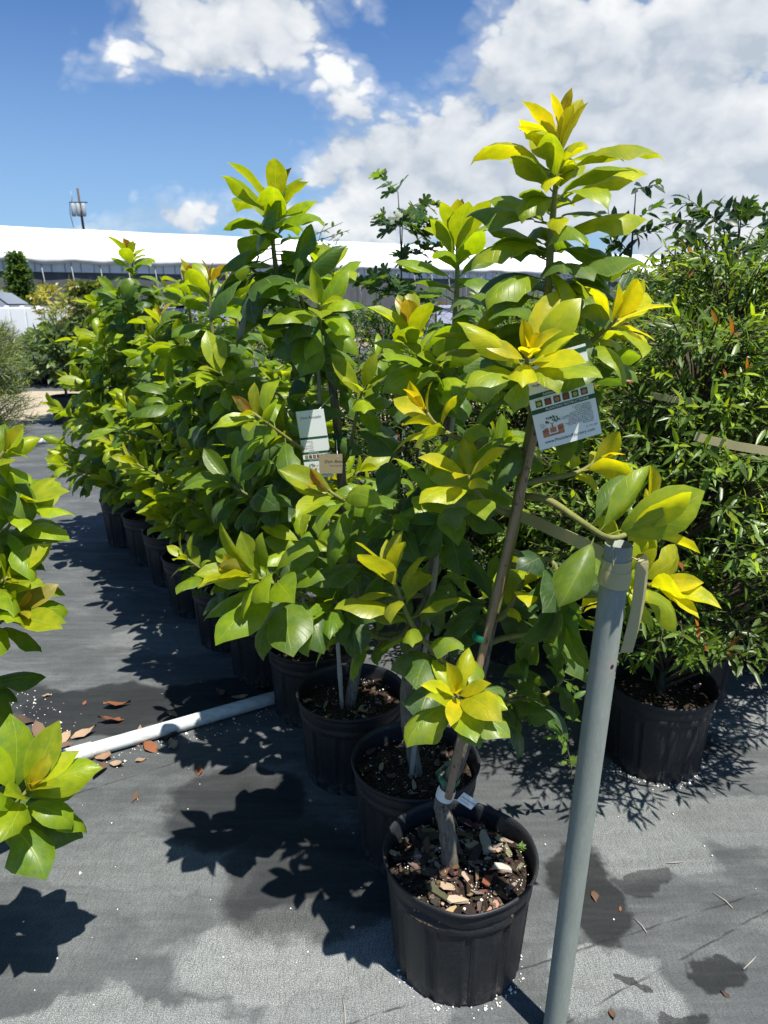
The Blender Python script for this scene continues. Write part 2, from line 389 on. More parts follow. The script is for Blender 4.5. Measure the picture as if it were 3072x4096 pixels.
# ------------------------------------------------------------------ ground
def ground_material():
    m, N = mat_new('woven_weed_mat'); co = geopos(N)
    warp = N.v('SCALE', N.v('SUBTRACT', N.noise(co, 3.4, 5, .58, 0, 1), (.5, .5, .5)), scale=.34)
    pw = N.v('ADD', co, warp)
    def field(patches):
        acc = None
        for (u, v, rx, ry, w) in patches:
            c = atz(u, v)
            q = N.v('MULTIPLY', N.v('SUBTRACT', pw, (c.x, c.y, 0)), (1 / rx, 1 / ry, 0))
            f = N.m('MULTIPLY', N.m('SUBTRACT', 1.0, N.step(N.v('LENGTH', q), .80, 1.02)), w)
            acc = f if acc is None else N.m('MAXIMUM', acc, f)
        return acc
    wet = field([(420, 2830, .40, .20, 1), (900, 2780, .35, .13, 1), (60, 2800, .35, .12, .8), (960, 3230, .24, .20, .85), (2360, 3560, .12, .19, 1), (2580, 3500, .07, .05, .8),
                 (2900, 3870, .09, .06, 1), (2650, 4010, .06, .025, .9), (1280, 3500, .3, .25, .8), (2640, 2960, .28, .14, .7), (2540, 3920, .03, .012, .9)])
    paleN = N.m('MULTIPLY', N.step(N.noise(N.mapping(pw, (1.2, 2.6, 1), (0, 0, R(28))), 2.1, 5, .62), .43, .72), 1.0)
    pale = field([(1150, 3800, .34, .15, .95), (400, 4120, .40, .10, .85), (1400, 4050, .25, .12, .75), (2880, 2750, .40, .45, .85), (2560, 3300, .20, .22, .65), (2440, 3900, .16, .10, .8),
                  (620, 3480, .35, .10, .40), (700, 2560, .40, .16, .45), (2950, 3300, .3, .1, .5)])
    pale = N.m('MULTIPLY', N.m('MAXIMUM', pale, N.m('MULTIPLY', paleN, .42)), N.m('ADD', .45, N.m('MULTIPLY', N.noise(co, 26, 6, .7), 1.0)))
    streak = N.noise(N.mapping(co, (2.2, 26, 1), (0, 0, R(-24))), 1, 5, .65)
    fine = N.noise(N.mapping(co, (160, 420, 1), (0, 0, R(-24))), 1, 3, .7)
    weft = N.noise(N.mapping(co, (340, 26, 1), (0, 0, R(-24))), 1, 3, .65)
    grain = N.noise(co, 520, 2, .6)
    c = N.mix(N.noise(co, 2.3, 6, .65), (.042, .047, .049), (.115, .124, .127))
    c = N.mix(N.m('MULTIPLY', N.step(streak, .40, .72), .40), c, (.15, .16, .162))
    c = N.mix(N.m('MULTIPLY', pale, N.m('ADD', .10, N.m('MULTIPLY', N.step(grain, .46, .58), .95)), clamp=True), c, (.40, .42, .41))
    c = N.mix(N.m('MULTIPLY', N.step(fine, .42, .68), .55), c, (.02, .022, .024))
    c = N.mix(N.m('MULTIPLY', N.step(weft, .45, .7), .5), c, (.045, .05, .052))
    lines = N.m('ABSOLUTE', N.m('SUBTRACT', N.m('FRACT', N.m('MULTIPLY', N.sep(N.mapping(co, (1, 1, 1), (0, 0, R(-24))))[1], 3.3)), .5))
    c = N.mix(N.m('MULTIPLY', N.m('SUBTRACT', 1.0, N.step(lines, .0, .006)), .18), c, (.03, .03, .03))
    for (p_, q_) in ((atz(2250, 4096), atz(3072, 3640)), (atz(-200, 3330), atz(900, 2990)), (atz(1500, 4060), atz(900, 4250))):
        dd = (q_ - p_).normalized(); nn_ = Vector((-dd.y, dd.x, 0))
        dist = N.m('ABSOLUTE', N.m('ADD', N.v('DOT_PRODUCT', N.v('SUBTRACT', co, tuple(p_)), tuple(nn_)), N.m('MULTIPLY', N.m('SUBTRACT', N.noise(co, 9, 4, .6), .5), .022)))
        c = N.mix(N.m('MULTIPLY', N.m('SUBTRACT', 1.0, N.step(dist, .0008, .0045)), N.m('MULTIPLY', N.step(N.noise(co, 14, 3, .5), .35, .6), .75)), c, (.02, .02, .022))
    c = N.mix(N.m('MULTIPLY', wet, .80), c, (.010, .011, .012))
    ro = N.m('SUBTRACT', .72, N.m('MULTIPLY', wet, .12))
    h = N.m('ADD', N.m('MULTIPLY', fine, .6), N.m('MULTIPLY', weft, .6))
    wr = N.noise(N.mapping(co, (2.0, 8.0, 1), (0, 0, R(-24))), 1, 3, .5)
    b = N.n('ShaderNodeBump'); N.put(b.inputs['Height'], wr); b.inputs['Strength'].default_value = .8; b.inputs['Distance'].default_value = .03
    b2 = N.n('ShaderNodeBump'); N.put(b2.inputs['Height'], h); b2.inputs['Strength'].default_value = .45; b2.inputs['Distance'].default_value = .0012
    m.node_tree.links.new(b.outputs[0], b2.inputs['Normal'])
    return finish(m, N, principled(N, c, ro, .16, 0, b2.outputs[0]))
M_GROUND = ground_material()
gv, gf = [], []
G = 600.0
put('ground', mesh_of('ground', [(-G, -G, 0), (G, -G, 0), (G, G, 0), (-G, G, 0)], [(0, 1, 2, 3)], M_GROUND))['kind'] = 'structure'
def gravel_material():
    m, N = mat_new('tan_gravel'); co = geopos(N)
    v = N.n('ShaderNodeTexVoronoi'); N.put(v.inputs['Vector'], co); v.inputs['Scale'].default_value = 28
    n = N.noise(co, 1.4, 6, .65)
    c = N.mix(n, (.25, .19, .12), (.46, .39, .28)); c = N.mix(N.m('MULTIPLY', N.sep(v.outputs['Color'])[0], .45), c, (.55, .5, .42))
    return finish(m, N, principled(N, c, .95, .15, 0, bump(N, v.outputs['Distance'], .8, .03)))
M_GRAVEL = gravel_material()
def strip(name, y0, y1, x0, x1, z, mat, n=60, jag=.12):
    vs = []; 
    for i in range(n + 1):
        x = x0 + (x1 - x0) * i / n
        vs += [(x, y0 + random.uniform(-jag, jag), z), (x, y1 + random.uniform(-jag, jag), z)]
    fs = [(2 * i, 2 * i + 2, 2 * i + 3, 2 * i + 1) for i in range(n)]
    o = put(name, mesh_of(name, vs, fs, mat)); o['kind'] = 'structure'; return o
strip('gravel_path', 9.4, 12.6, -40, 40, .004, M_GRAVEL, 160)
strip('dirt_lane', 24, 30, -60, 80, .005, simple('lane_dirt', (.26, .22, .16), .95, .1, .3, 2), 60, .4)

# ------------------------------------------------------------------ avocado leaf meshes
LT = [0, .07, .18, .34, .5, .66, .80, .91, 1.0]
LWID = [.03, .27, .57, .88, 1.0, .95, .70, .31, .0]
def make_leaf(name, width, k, k0, fold, cup, wave, twist, side, petiole, seed, mat):
    r = random.Random(seed); ph = r.uniform(0, 6.28); nw = r.uniform(1.6, 2.6)
    vs, uvs, fs = [], [], []
    # centre line
    pts = []; y = petiole; z = 0.0; ang = k0; last = 0.0
    sub = 6
    for i, t in enumerate(LT):
        if i:
            for j in range(sub):
                tt = LT[i - 1] + (t - LT[i - 1]) * (j + .5) / sub
                a = k0 - k * tt ** 1.25
                y += math.cos(a) * (t - LT[i - 1]) / sub * (1 - petiole); z += math.sin(a) * (t - LT[i - 1]) / sub * (1 - petiole)
        pts.append((y, z, k0 - k * t ** 1.25))
    cols = [-1, -.52, 0, .52, 1]
    for i, t in enumerate(LT):
        w = LWID[i] * width * .5; y, z, a = pts[i]
        tw = twist * t
        for c in cols:
            x = c * w
            h = fold * abs(x) - cup * x * x / max(width, .01) * 2 + wave * math.sin(nw * 6.28 * t + ph + (1.6 if c > 0 else 0)) * abs(c) ** 1.5 * min(1, LWID[i])
            X = x * math.cos(tw) - h * math.sin(tw); Hh = x * math.sin(tw) + h * math.cos(tw)
            vs.append((X + side * t * t, y - math.sin(a) * Hh, z + math.cos(a) * Hh)); uvs.append((.5 + c * .5, t))
    if seed >= 200 and seed % 3 == 0:
        q = r.choice((3, 4, 5)); e = r.choice((0, 4)); a_ = vs[q * 5 + e]; b_ = vs[q * 5 + 2]
        vs[q * 5 + e] = tuple(x + (y_ - x) * r.uniform(.25, .45) for x, y_ in zip(a_, b_))
    for i in range(len(LT) - 1):
        for j in range(4):
            p = i * 5 + j; fs.append((p, p + 1, p + 6, p + 5))
    # petiole: three-sided stalk
    b = len(vs); pr = .011
    for (py, pz) in ((-.01, -.004), (petiole * .5, -.012 + .25 * petiole * math.sin(k0)), (petiole + .03, -.004 + .03 * math.sin(k0))):
        for q in range(3):
            an = 2 * math.pi * q / 3 + .5
            vs.append((pr * math.cos(an), py, pz + pr * math.sin(an))); uvs.append((.5, .5))
    for i in range(2):
        for q in range(3): fs.append((b + i * 3 + q, b + i * 3 + (q + 1) % 3, b + i * 3 + 3 + (q + 1) % 3, b + i * 3 + 3 + q))
    return mesh_of(name, vs, fs, mat, True, uvs)
def leaf_set(tagname, mat, n, seed0, width, k, k0, fold, cup, wave, twist, side, pet):
    out = []
    r = random.Random(seed0)
    for i in range(n):
        u = lambda ab: r.uniform(*ab)
        out.append(make_leaf(f'{tagname}_leaf', u(width), u(k), u(k0), u(fold), u(cup), u(wave), u(twist), u(side), u(pet), seed0 + i, mat))
    return out
LEAVES = {
    'young': leaf_set('young', M_LEAF, 7, 100, (.36, .47), (.15, .7), (.1, .3), (.25, .6), (.0, .3), (.004, .02), (-.3, .3), (-.06, .06), (.06, .10)),
    'mid': leaf_set('mid', M_LEAF, 9, 200, (.38, .49), (1.0, 1.9), (.35, .65), (.10, .40), (.3, 1.1), (.010, .030), (-.4, .4), (-.10, .10), (.09, .15)),
    'old': leaf_set('old', M_LEAF, 10, 300, (.44, .57), (.9, 1.9), (.2, .5), (.05, .35), (.3, 1.3), (.012, .034), (-.5, .5), (-.10, .10), (.12, .18)),
}
PAL = {
    'yellow': [(0, (.54, .45, .012)), (.30, (.46, .46, .012)), (.48, (.29, .37, .016)), (.70, (.125, .21, .024)), (1, (.075, .145, .034))],
    'lime': [(0, (.38, .37, .018)), (.22, (.30, .37, .014)), (.48, (.195, .295, .014)), (.72, (.110, .195, .019)), (1, (.062, .130, .026))],
    'bronze': [(0, (.28, .13, .03)), (.08, (.30, .24, .025)), (.16, (.30, .36, .014)), (.48, (.195, .295, .014)), (.72, (.110, .195, .019)), (1, (.062, .130, .026))],
    'olive': [(0, (.34, .34, .018)), (.4, (.27, .30, .016)), (.62, (.155, .23, .018)), (.8, (.09, .165, .022)), (1, (.065, .135, .028))],
    'dark': [(0, (.26, .33, .016)), (.22, (.16, .25, .016)), (.45, (.078, .155, .020)), (1, (.042, .095, .028))],
}
def pal(style, a):
    st = PAL[style]
    for i in range(len(st) - 1):
        if a <= st[i + 1][0]:
            f = (a - st[i][0]) / (st[i + 1][0] - st[i][0])
            return tuple(x + (y - x) * f for x, y in zip(st[i][1], st[i + 1][1]))
    return st[-1][1]
UP = Vector((0, 0, 1))
def px_of(p):
    q = p - Vector((0, 0, CAM_H)); dep = q.y * math.cos(PITCH) - q.z * math.sin(PITCH); up = q.y * math.sin(PITCH) + q.z * math.cos(PITCH)
    return 1536 + FPX * q.x / dep, 2048 - FPX * up / dep
TRUNK_LINE = [(1880, 2700), (1950, 2500), (2040, 2150), (2085, 1900), (2120, 1720)]
def blocked(p, s):
    u, v = px_of(p)
    if p.y < 1.37 and 1700 < v < 2610:
        for (a, b), (c, e) in zip(TRUNK_LINE, TRUNK_LINE[1:]):
            if e <= v <= b and abs(u - (a + (c - a) * (b - v) / (b - e))) < 80: return True
    if p.y < 1.20 and 2350 < u < 2570 and 2190 < v < 2560: return True
    if p.y < 1.45 and 2120 < u < 2400 and 2050 < v < 2210: return True
    if p.y < 1.28 and 2180 < u < 2430 and 1630 < v < 1800: return True
    if p.y < 1.95 and 1200 < u < 1400 and 1640 < v < 1910: return True
    return False
def leaf_at(root, pos, d, n, size, age, style, rnd, name='leaf', dusty=1.0):
    d = d.normalized()
    if any(blocked(pos + d * size * 1.15 * f - UP * size * .3 * f * f, size) for f in (.3, .6, .95)): return None; n = (n - d * n.dot(d))
    if n.length < 1e-4: n = d.orthogonal()
    n.normalize(); x = d.cross(n)
    key = 'young' if age < .30 else ('mid' if age < .62 else 'old')
    me = rnd.choice(LEAVES[key])
    M = Matrix(((x.x, d.x, n.x, 0), (x.y, d.y, n.y, 0), (x.z, d.z, n.z, 0), (0, 0, 0, 1)))
    g = rnd.uniform(.85, 1.25); size *= 1.17
    S = Matrix.Diagonal((size * rnd.uniform(.9, 1.1), size, size, 1))
    c = pal(style, max(0, min(1, age + rnd.uniform(-.06, .06))))
    dust = (0.0 if age < .5 else min(1, (age - .5) * 2.2) * rnd.uniform(.2, 1.0)) * dusty
    return put(name, me, root, None, Matrix.Translation(pos) @ M @ S, (c[0] * g, c[1] * g, c[2], dust))
def shoot(root, poly, N, L, span, style, rnd, droop=0.0, up_bias=.55, age0=0.0, age1=1.0, dusty=1.0, spread=1.0):
    """leaves spiralling round the last `span` metres of a twig, the young ones upright at its tip"""
    total = sum((poly[i + 1] - poly[i]).length for i in range(len(poly) - 1))
    span = min(span, total * .95)
    ph = rnd.uniform(0, 6.28); N = int(round(N * 1.2))
    for i in range(N):
        f = i / max(1, N - 1)
        age = age0 + (age1 - age0) * f
        pos, t = along(poly, 1 - (f ** 1.15) * span / total)
        side = t.orthogonal().normalized(); b = t.cross(side)
        az = ph + i * 2.39996 + rnd.uniform(-.6, .6)
        r = side * math.cos(az) + b * math.sin(az)
        th = R(14 + 62 * min(1, age * 1.45) ** .8 * spread + rnd.uniform(-15, 15))
        d = t * math.cos(th) + r * math.sin(th)
        d.z -= droop * age + .18 * max(0, age - .5)
        n = t - d * t.dot(d)
        n = n.normalized() * .6 + UP * up_bias * min(1, .25 + age) + Vector((rnd.uniform(-.2, .2), rnd.uniform(-.2, .2), 0))
        sz = L * (.42 + .58 * min(1, age / .38)) * rnd.uniform(.68, 1.15)
        leaf_at(root, pos, d, n, sz, age, style, rnd, dusty=dusty)
def branch(root, a, tdir, b, bdir, r0, r1, mat, name='branch', via=None):
    """curved tapering limb from a to b; returns its centre line"""
    a = Vector(a); b = Vector(b); l = (b - a).length
    if via: poly = smooth_poly([a] + [Vector(v) for v in via] + [b], 5)
    else:
        p1 = a + tdir.normalized() * l * .38; p2 = b - bdir.normalized() * l * .38; poly = []
        for i in range(10):
            t = i / 9; poly.append(a * (1 - t) ** 3 + p1 * 3 * t * (1 - t) ** 2 + p2 * 3 * t * t * (1 - t) + b * t ** 3)
    mb = MB(); n = len(poly)
    mb.tube(poly, [r0 + (r1 - r0) * i / (n - 1) for i in range(n)], 7, True, .12)
    put(name, mb.mesh(name, mat, True), root)
    return poly

# ------------------------------------------------------------------ pots, soil, chips
def make_pot(name, dent=False):
    prof = [(.0, .004), (.150, .0), (.1535, .006), (.1665, .205), (.1675, .222), (.1725, .230), (.1735, .246), (.1705, .251), (.1745, .257), (.1765, .280), (.1755, .285), (.1815, .291), (.1835, .297), (.1815, .302), (.1765, .2995), (.1735, .285), (.171, .235)]
    n = 168; vs = []; fs = []
    for j, (r, z) in enumerate(prof):
        for i in range(n):
            a = 2 * math.pi * i / n; rr = r; zz = z
            if 2 <= j <= 3:
                q = (i % 14)
                rr += (-.0060 if q in (0, 1, 2) else (.0026 if q in (3, 13) else 0))
                if j == 3: zz += .012 * (1 if 4 < q < 11 else 0)
            if dent and j >= 6:
                w = math.exp(-((a - R(236)) / .34) ** 2); w2 = math.exp(-((a - R(268)) / .22) ** 2)
                zz -= .010 * w * (j / 12); rr += -.010 * w + .004 * w2
                zz += .0015 * math.sin(a * 5)
                w3 = math.exp(-((a - R(60)) / .5) ** 2); zz -= .006 * w3
            vs.append((rr * math.cos(a), rr * math.sin(a), zz))
    for j in range(len(prof) - 1):
        for i in range(n):
            fs.append((j * n + i, j * n + (i + 1) % n, (j + 1) * n + (i + 1) % n, (j + 1) * n + i))
    body = [f for k, f in enumerate(fs) if k // n < 4]; rim = [f for k, f in enumerate(fs) if k // n >= 4]
    def cut(fl, nm):
        used = sorted({i for f in fl for i in f}); mp = {o: k for k, o in enumerate(used)}
        return mesh_of(nm, [vs[i] for i in used], [tuple(mp[i] for i in f) for f in fl], M_POT, True)
    return cut(body, name), cut(rim, name + '_rim')
POT, POTD = make_pot('pot'), make_pot('pot_dented', True)
def make_soil(seed):
    vs = [(0, 0, .256)]; fs = []; n = 40
    rr = [.02, .045, .07, .095, .12, .145, .172]
    for r in rr:
        for i in range(n):
            a = 2 * math.pi * i / n
            vs.append((r * math.cos(a), r * math.sin(a), .254 + .012 * mnoise.noise(Vector((r * math.cos(a) * 22, r * math.sin(a) * 22, seed))) - .02 * (r / .172) ** 6))
    for i in range(n): fs.append((0, 1 + i, 1 + (i + 1) % n))
    for j in range(len(rr) - 1):
        for i in range(n): fs.append((1 + j * n + i, 1 + (j + 1) * n + i, 1 + (j + 1) * n + (i + 1) % n, 1 + j * n + (i + 1) % n))
    return mesh_of('soil', vs, fs, M_SOIL, True)
SOILS = [make_soil(s) for s in (1, 7, 13)]
def make_chip(seed):
    r = random.Random(seed); mb = MB(); l, w, h = r.uniform(.8, 1.4), r.uniform(.18, .6), r.uniform(.08, .2)
    vs = []
    for z in (-1, 1):
        for (x, y) in ((-1, -1), (-.1, -1.15), (1, -.8), (1.1, .1), (.8, 1), (-.2, 1.1), (-1, .8)):
            vs.append((x * w * .5 * r.uniform(.75, 1.15), y * l * .5 * r.uniform(.85, 1.15), z * h * .5 * r.uniform(.5, 1.2) + .06 * x * y))
    fs = [tuple(range(6, -1, -1)), tuple(range(7, 14))] + [(i, (i + 1) % 7, 7 + (i + 1) % 7, 7 + i) for i in range(7)]
    mb.add(vs, fs); return mb.mesh('bark_chip', M_CHIP)
CHIPS = [make_chip(s) for s in range(9)]
CHIPCOL = [(.045, .034, .027), (.03, .023, .018), (.065, .047, .036), (.10, .074, .055), (.16, .115, .085), (.26, .20, .15), (.15, .085, .055), (.36, .29, .21), (.05, .038, .03)]
def perlite_mesh(name, pts, smin, smax, rnd, mat):
    mb = MB()
    for p in pts:
        s = rnd.uniform(smin, smax) * (1 + (rnd.random() < .07) * 1.2); q = Vector(p)
        vs = [q + Vector(v) * s * rnd.uniform(.7, 1.2) for v in ((1, 0, 0), (-1, 0, 0), (0, 1, 0), (0, -1, 0), (0, 0, .9), (0, 0, -.5))]
        mb.add(vs, [(0, 2, 4), (2, 1, 4), (1, 3, 4), (3, 0, 4), (2, 0, 5), (1, 2, 5), (3, 1, 5), (0, 3, 5)])
    return mb.mesh(name, mat, True)
def pot_up(root, loc, rnd, chips, perl, dent=False, rot=0.0, scale=1.0):
    Mw = Matrix.Translation(loc) @ Matrix.Rotation(rot, 4, 'Z') @ Matrix.Scale(scale, 4)
    pm = POTD if dent else POT
    p = put('pot', pm[0], root, None, Mw); put('rim', pm[1], p, None, Mw)
    s = put('soil', rnd.choice(SOILS), root, None, Mw)
    for _ in range(chips):
        r = .157 * math.sqrt(rnd.random()) * scale; a = rnd.uniform(0, 6.28)
        q = Vector((loc[0] + r * math.cos(a), loc[1] + r * math.sin(a), loc[2] + scale * .262 + rnd.uniform(-.004, .006) - .012 * (r / .17) ** 6))
        z = rnd.choice((.009, .012, .015, .020, .026, .036)) * rnd.uniform(.8, 1.2)
        M = Matrix.Translation(q) @ Matrix.Rotation(rnd.uniform(0, 6.28), 4, 'Z') @ Matrix.Rotation(rnd.uniform(-.45, .45), 4, 'X') @ Matrix.Rotation(rnd.uniform(-.5, .5), 4, 'Y') @ Matrix.Diagonal((z, z, z, 1))
        put('bark_chip', rnd.choice(CHIPS), s, None, M, (*[c * rnd.uniform(.8, 1.2) for c in rnd.choice(CHIPCOL)], 1))
    if perl:
        pts = []
        for _ in range(perl):
            r = .168 * math.sqrt(rnd.random()) * scale; a = rnd.uniform(0, 6.28)
            pts.append((loc[0] + r * math.cos(a), loc[1] + r * math.sin(a), loc[2] + scale * .262 - .012 * (r / .17) ** 6))
        o = put('perlite', perlite_mesh('perlite', pts, .0012, .0030, rnd, M_PERL), s); o['kind'] = 'stuff'
    return p, s
def cane(root, a, b, r=.0075, mat=None, name='stake'):
    a = Vector(a); b = Vector(b); pts = []; rad = []
    n = 26
    for i in range(n + 1):
        t = i / n; pts.append(a.lerp(b, t) + Vector((mnoise.noise(a + Vector((0, 0, t * 3))), mnoise.noise(a + Vector((5, 0, t * 3))), 0)) * .004)
        rad.append(r * (1.0 + (.22 if i % 6 == 3 else 0)) * (1 - .15 * t))
    mb = MB(); mb.tube(pts, rad, 10); return put(name, mb.mesh(name, mat or M_BAMBOO, True), root)
def tie(root, c, axis, r, h=.016, flap=True, mat=None):
    axis = axis.normalized(); mb = MB(); c = Vector(c)
    mb.tube([c - axis * h * .5, c - axis * h * .2, c + axis * h * .2, c + axis * h * .5], [r, r * 1.04, r * 1.03, r * .99], 14, False, .05)
    if flap:
        s = axis.orthogonal().normalized(); s = Vector((-.8, -.5, .1)); o = c + s.normalized() * r
        mb.add([o, o + axis * h * .8, o + s * .007 + axis * (h * .7 + .006), o + s * .008 + axis * h * .2], [(0, 1, 2, 3)])
    return put('tie_tape', mb.mesh('tie_tape', mat or M_TAPE, True), root)

# ------------------------------------------------------------------ avocado trees
def trunk_mesh(root, pts, radii, name='trunk', mat=None, n=12, wob=.16):
    poly = smooth_poly(pts, 6); m = len(poly); k = len(radii) - 1; rad = []
    for i in range(m):
        f = i / (m - 1) * k; j = min(int(f), k - 1); rad.append(radii[j] + (radii[j + 1] - radii[j]) * (f - j))
    mb = MB(); mb.tube(poly, rad, n, True, wob)
    put(name, mb.mesh(name, mat or M_BARK, True), root); return poly
def near_on(poly, z):
    return min(range(len(poly)), key=lambda i: abs(poly[i].z - z))
def auto_branches(root, poly, rnd, n, z0, z1, reach, L, styles, nleaf=(10, 15), skip=None, ph=0.0, dens=1.0):
    for i in range(n):
        f = (i + .5) / n; z = z0 + (z1 - z0) * f + rnd.uniform(-.04, .04)
        az = ph + i * 2.39996 + rnd.uniform(-.4, .4)
        r = Vector((math.cos(az), math.sin(az), 0))
        ln = reach * (1.0 - .45 * f) * rnd.uniform(.75, 1.15)
        base = poly[near_on(poly, z)]
        tip = base + r * ln + UP * ln * rnd.uniform(.25, .75)
        if skip and skip(tip): continue
        ax = (r * rnd.uniform(.5, .9) + UP * rnd.uniform(.5, .9)).normalized()
        bp = branch(root, base, r + UP * .35, tip, ax, .0065, .0035, M_STEM)
        shoot(root, bp, rnd.randint(*nleaf) + 2, L * rnd.uniform(.74, 1.05), .14 + ln * rnd.uniform(.25, .6), rnd.choice(styles), rnd, rnd.uniform(.1, .4), .55, rnd.uniform(.03, .32), rnd.uniform(.8, 1.0), 1.0, rnd.uniform(.85, 1.2))
GROUP_T = 'potted avocado trees in the long row'

# --- the tree in front (its trunk, stake and shoots follow the photograph)
rnd = random.Random(3)
p1 = Vector((.18, 1.38, 0))
t1 = empty('potted_avocado_tree', p1, 'tall avocado tree with glowing yellow new leaves in black pot beside the galvanised post', 'potted tree', GROUP_T)
pot_up(t1, p1, rnd, 290, 260, True)
so1 = [o for o in t1.children if o.name.startswith('soil')][0]
for (u, v, z_, c_) in ((2012, 3470, .034, (.46, .45, .41)), (1870, 3520, .040, (.42, .34, .25)), (1790, 3545, .034, (.40, .31, .22)), (1950, 3520, .036, (.24, .09, .05)), (1830, 3600, .046, (.45, .38, .28)), (1940, 3370, .045, (.36, .31, .24))):
    put('bark_chip', CHIPS[int(u) % 9], so1, None, Matrix.Translation(atz(u, v, .272)) @ Matrix.Rotation(rnd.uniform(0, 3), 4, 'Z') @ Matrix.Rotation(.3, 4, 'X') @ Matrix.Diagonal((z_, z_, z_, 1)), (*c_, 1))
Y = 1.36
tp = [atz(1797, 3462, .250), aty(1782, 3330, Y + .02), aty(1768, 3215, Y + .025), aty(1800, 3120, Y + .02), aty(1845, 3010, Y), aty(1905, 2760, Y), aty(1965, 2480, Y), aty(2045, 2150, Y), aty(2090, 1900, Y), aty(2140, 1620, Y), aty(2190, 1200, Y)]
scion = smooth_poly([tp[2]] + tp[3:], 6)
stock = trunk_mesh(t1, [tp[0] - Vector((0, 0, .03)), tp[0], tp[1] + Vector((.004, 0, 0)), tp[2], tp[2] + Vector((.004, 0, .006))], [.021, .0205, .0195, .0185, .016], 'trunk', M_BARK, 16, .30)
trunk_mesh(t1, tp[2:7], [.0165, .0165, .017, .0145, .0135], 'scion', M_BARK, 12, .14)
trunk_mesh(t1, tp[6:], [.0130, .012, .0115, .010, .008], 'upper_stem', M_STEM, 10, .10)
# grafting tape and tie
gc = (tp[2] + tp[3]) * .5
tie(t1, gc + Vector((0, 0, -.001)), (tp[3] - tp[2]), .0205, .030, False, M_CARD).name = 'graft_tape'
tie(t1, tp[3] + Vector((-.002, -.002, .009)), (tp[4] - tp[3]), .0245, .017)
s_top = aty(2165, 1630, Y - .035)
cane(t1, aty(1790, 3190, Y - .028), s_top, .0088)
for (u, v) in ((1925, 2545), (1885, 2665), (2160, 1590)):
    tie(t1, aty(u, v, Y - .018), Vector((.25, 0, 1)), .019, .015)
# leader
lead = smooth_poly([aty(2190, 1200, Y), aty(2205, 950, Y - .01), aty(2225, 720, Y), aty(2248, 520, Y)], 6)
mb = MB(); mb.tube(lead, [.008 - .005 * i / (len(lead) - 1) for i in range(len(lead))], 8, True, .08); put('leader', mb.mesh('leader', M_STEM, True), t1)
shoot(t1, lead, 11, .115, .07, 'yellow', rnd, 0, .2, 0.0, .34, spread=.9)
shoot(t1, lead[:int(len(lead) * .8)], 18, .125, .36, 'yellow', rnd, .15, .5, .42, .9, dusty=.6)
def side_leaf(root, u, v, y, du, dv, dy, L, age, style, rnd_, n=None, dusty=1.0):
    a = aty(u, v, y); b = aty(u + du, v + dv, y + dy); d = (b - a)
    nn = Vector(n) if n is not None else UP + Vector((0, -.25, 0))
    return leaf_at(root, a, d, nn, L, age, style, rnd_, dusty=dusty)
for (u, v, du, dv, dy, L, age) in [
        (2215, 690, -200, -150, -.02, .150, .36), (2235, 700, 180, -120, -.03, .168, .36), (2200, 640, -60, -150, -.05, .10, .26), (2240, 660, 60, -130, -.05, .105, .30), (2225, 800, -160, -40, -.09, .115, .50),
        (2225, 830, 160, -70, .0, .155, .42), (2225, 800, 150, -60, -.08, .120, .48), (2215, 900, -180, -70, .05, .13, .52), (2210, 960, 170, -80, .0, .165, .48), (2215, 900, 30, -110, -.1, .10, .34),
        (2205, 1010, -220, -80, -.02, .150, .52), (2205, 1050, -170, -100, .06, .14, .56), (2205, 1060, 140, -30, -.10, .115, .72), (2200, 1100, 190, -70, -.02, .150, .70), (2200, 1130, -190, -50, -.06, .15, .60), (2200, 1150, 150, 10, .08, .14, .80),
        (2195, 1190, 160, -10, -.06, .13, .76), (2195, 1200, -150, -10, .05, .14, .70), (2190, 1250, -170, 30, -.08, .145, .86), (2190, 1260, 130, 40, .05, .14, .84), (2185, 1310, 110, 60, -.09, .135, .92), (2185, 1320, -120, 30, .02, .14, .9),
        (2180, 1350, 90, 80, -.05, .13, .95), (2175, 1400, -130, 60, -.04, .13, .9), (2230, 760, 60, -120, .08, .11, .4), (2210, 870, -70, -90, .08, .12, .46), (2235, 750, -30, -110, -.08, .10, .34), (2200, 980, -40, -60, .10, .12, .6)]:
    side_leaf(t1, u, v, Y, du, dv, dy, L, age, 'yellow', rnd, dusty=.7)
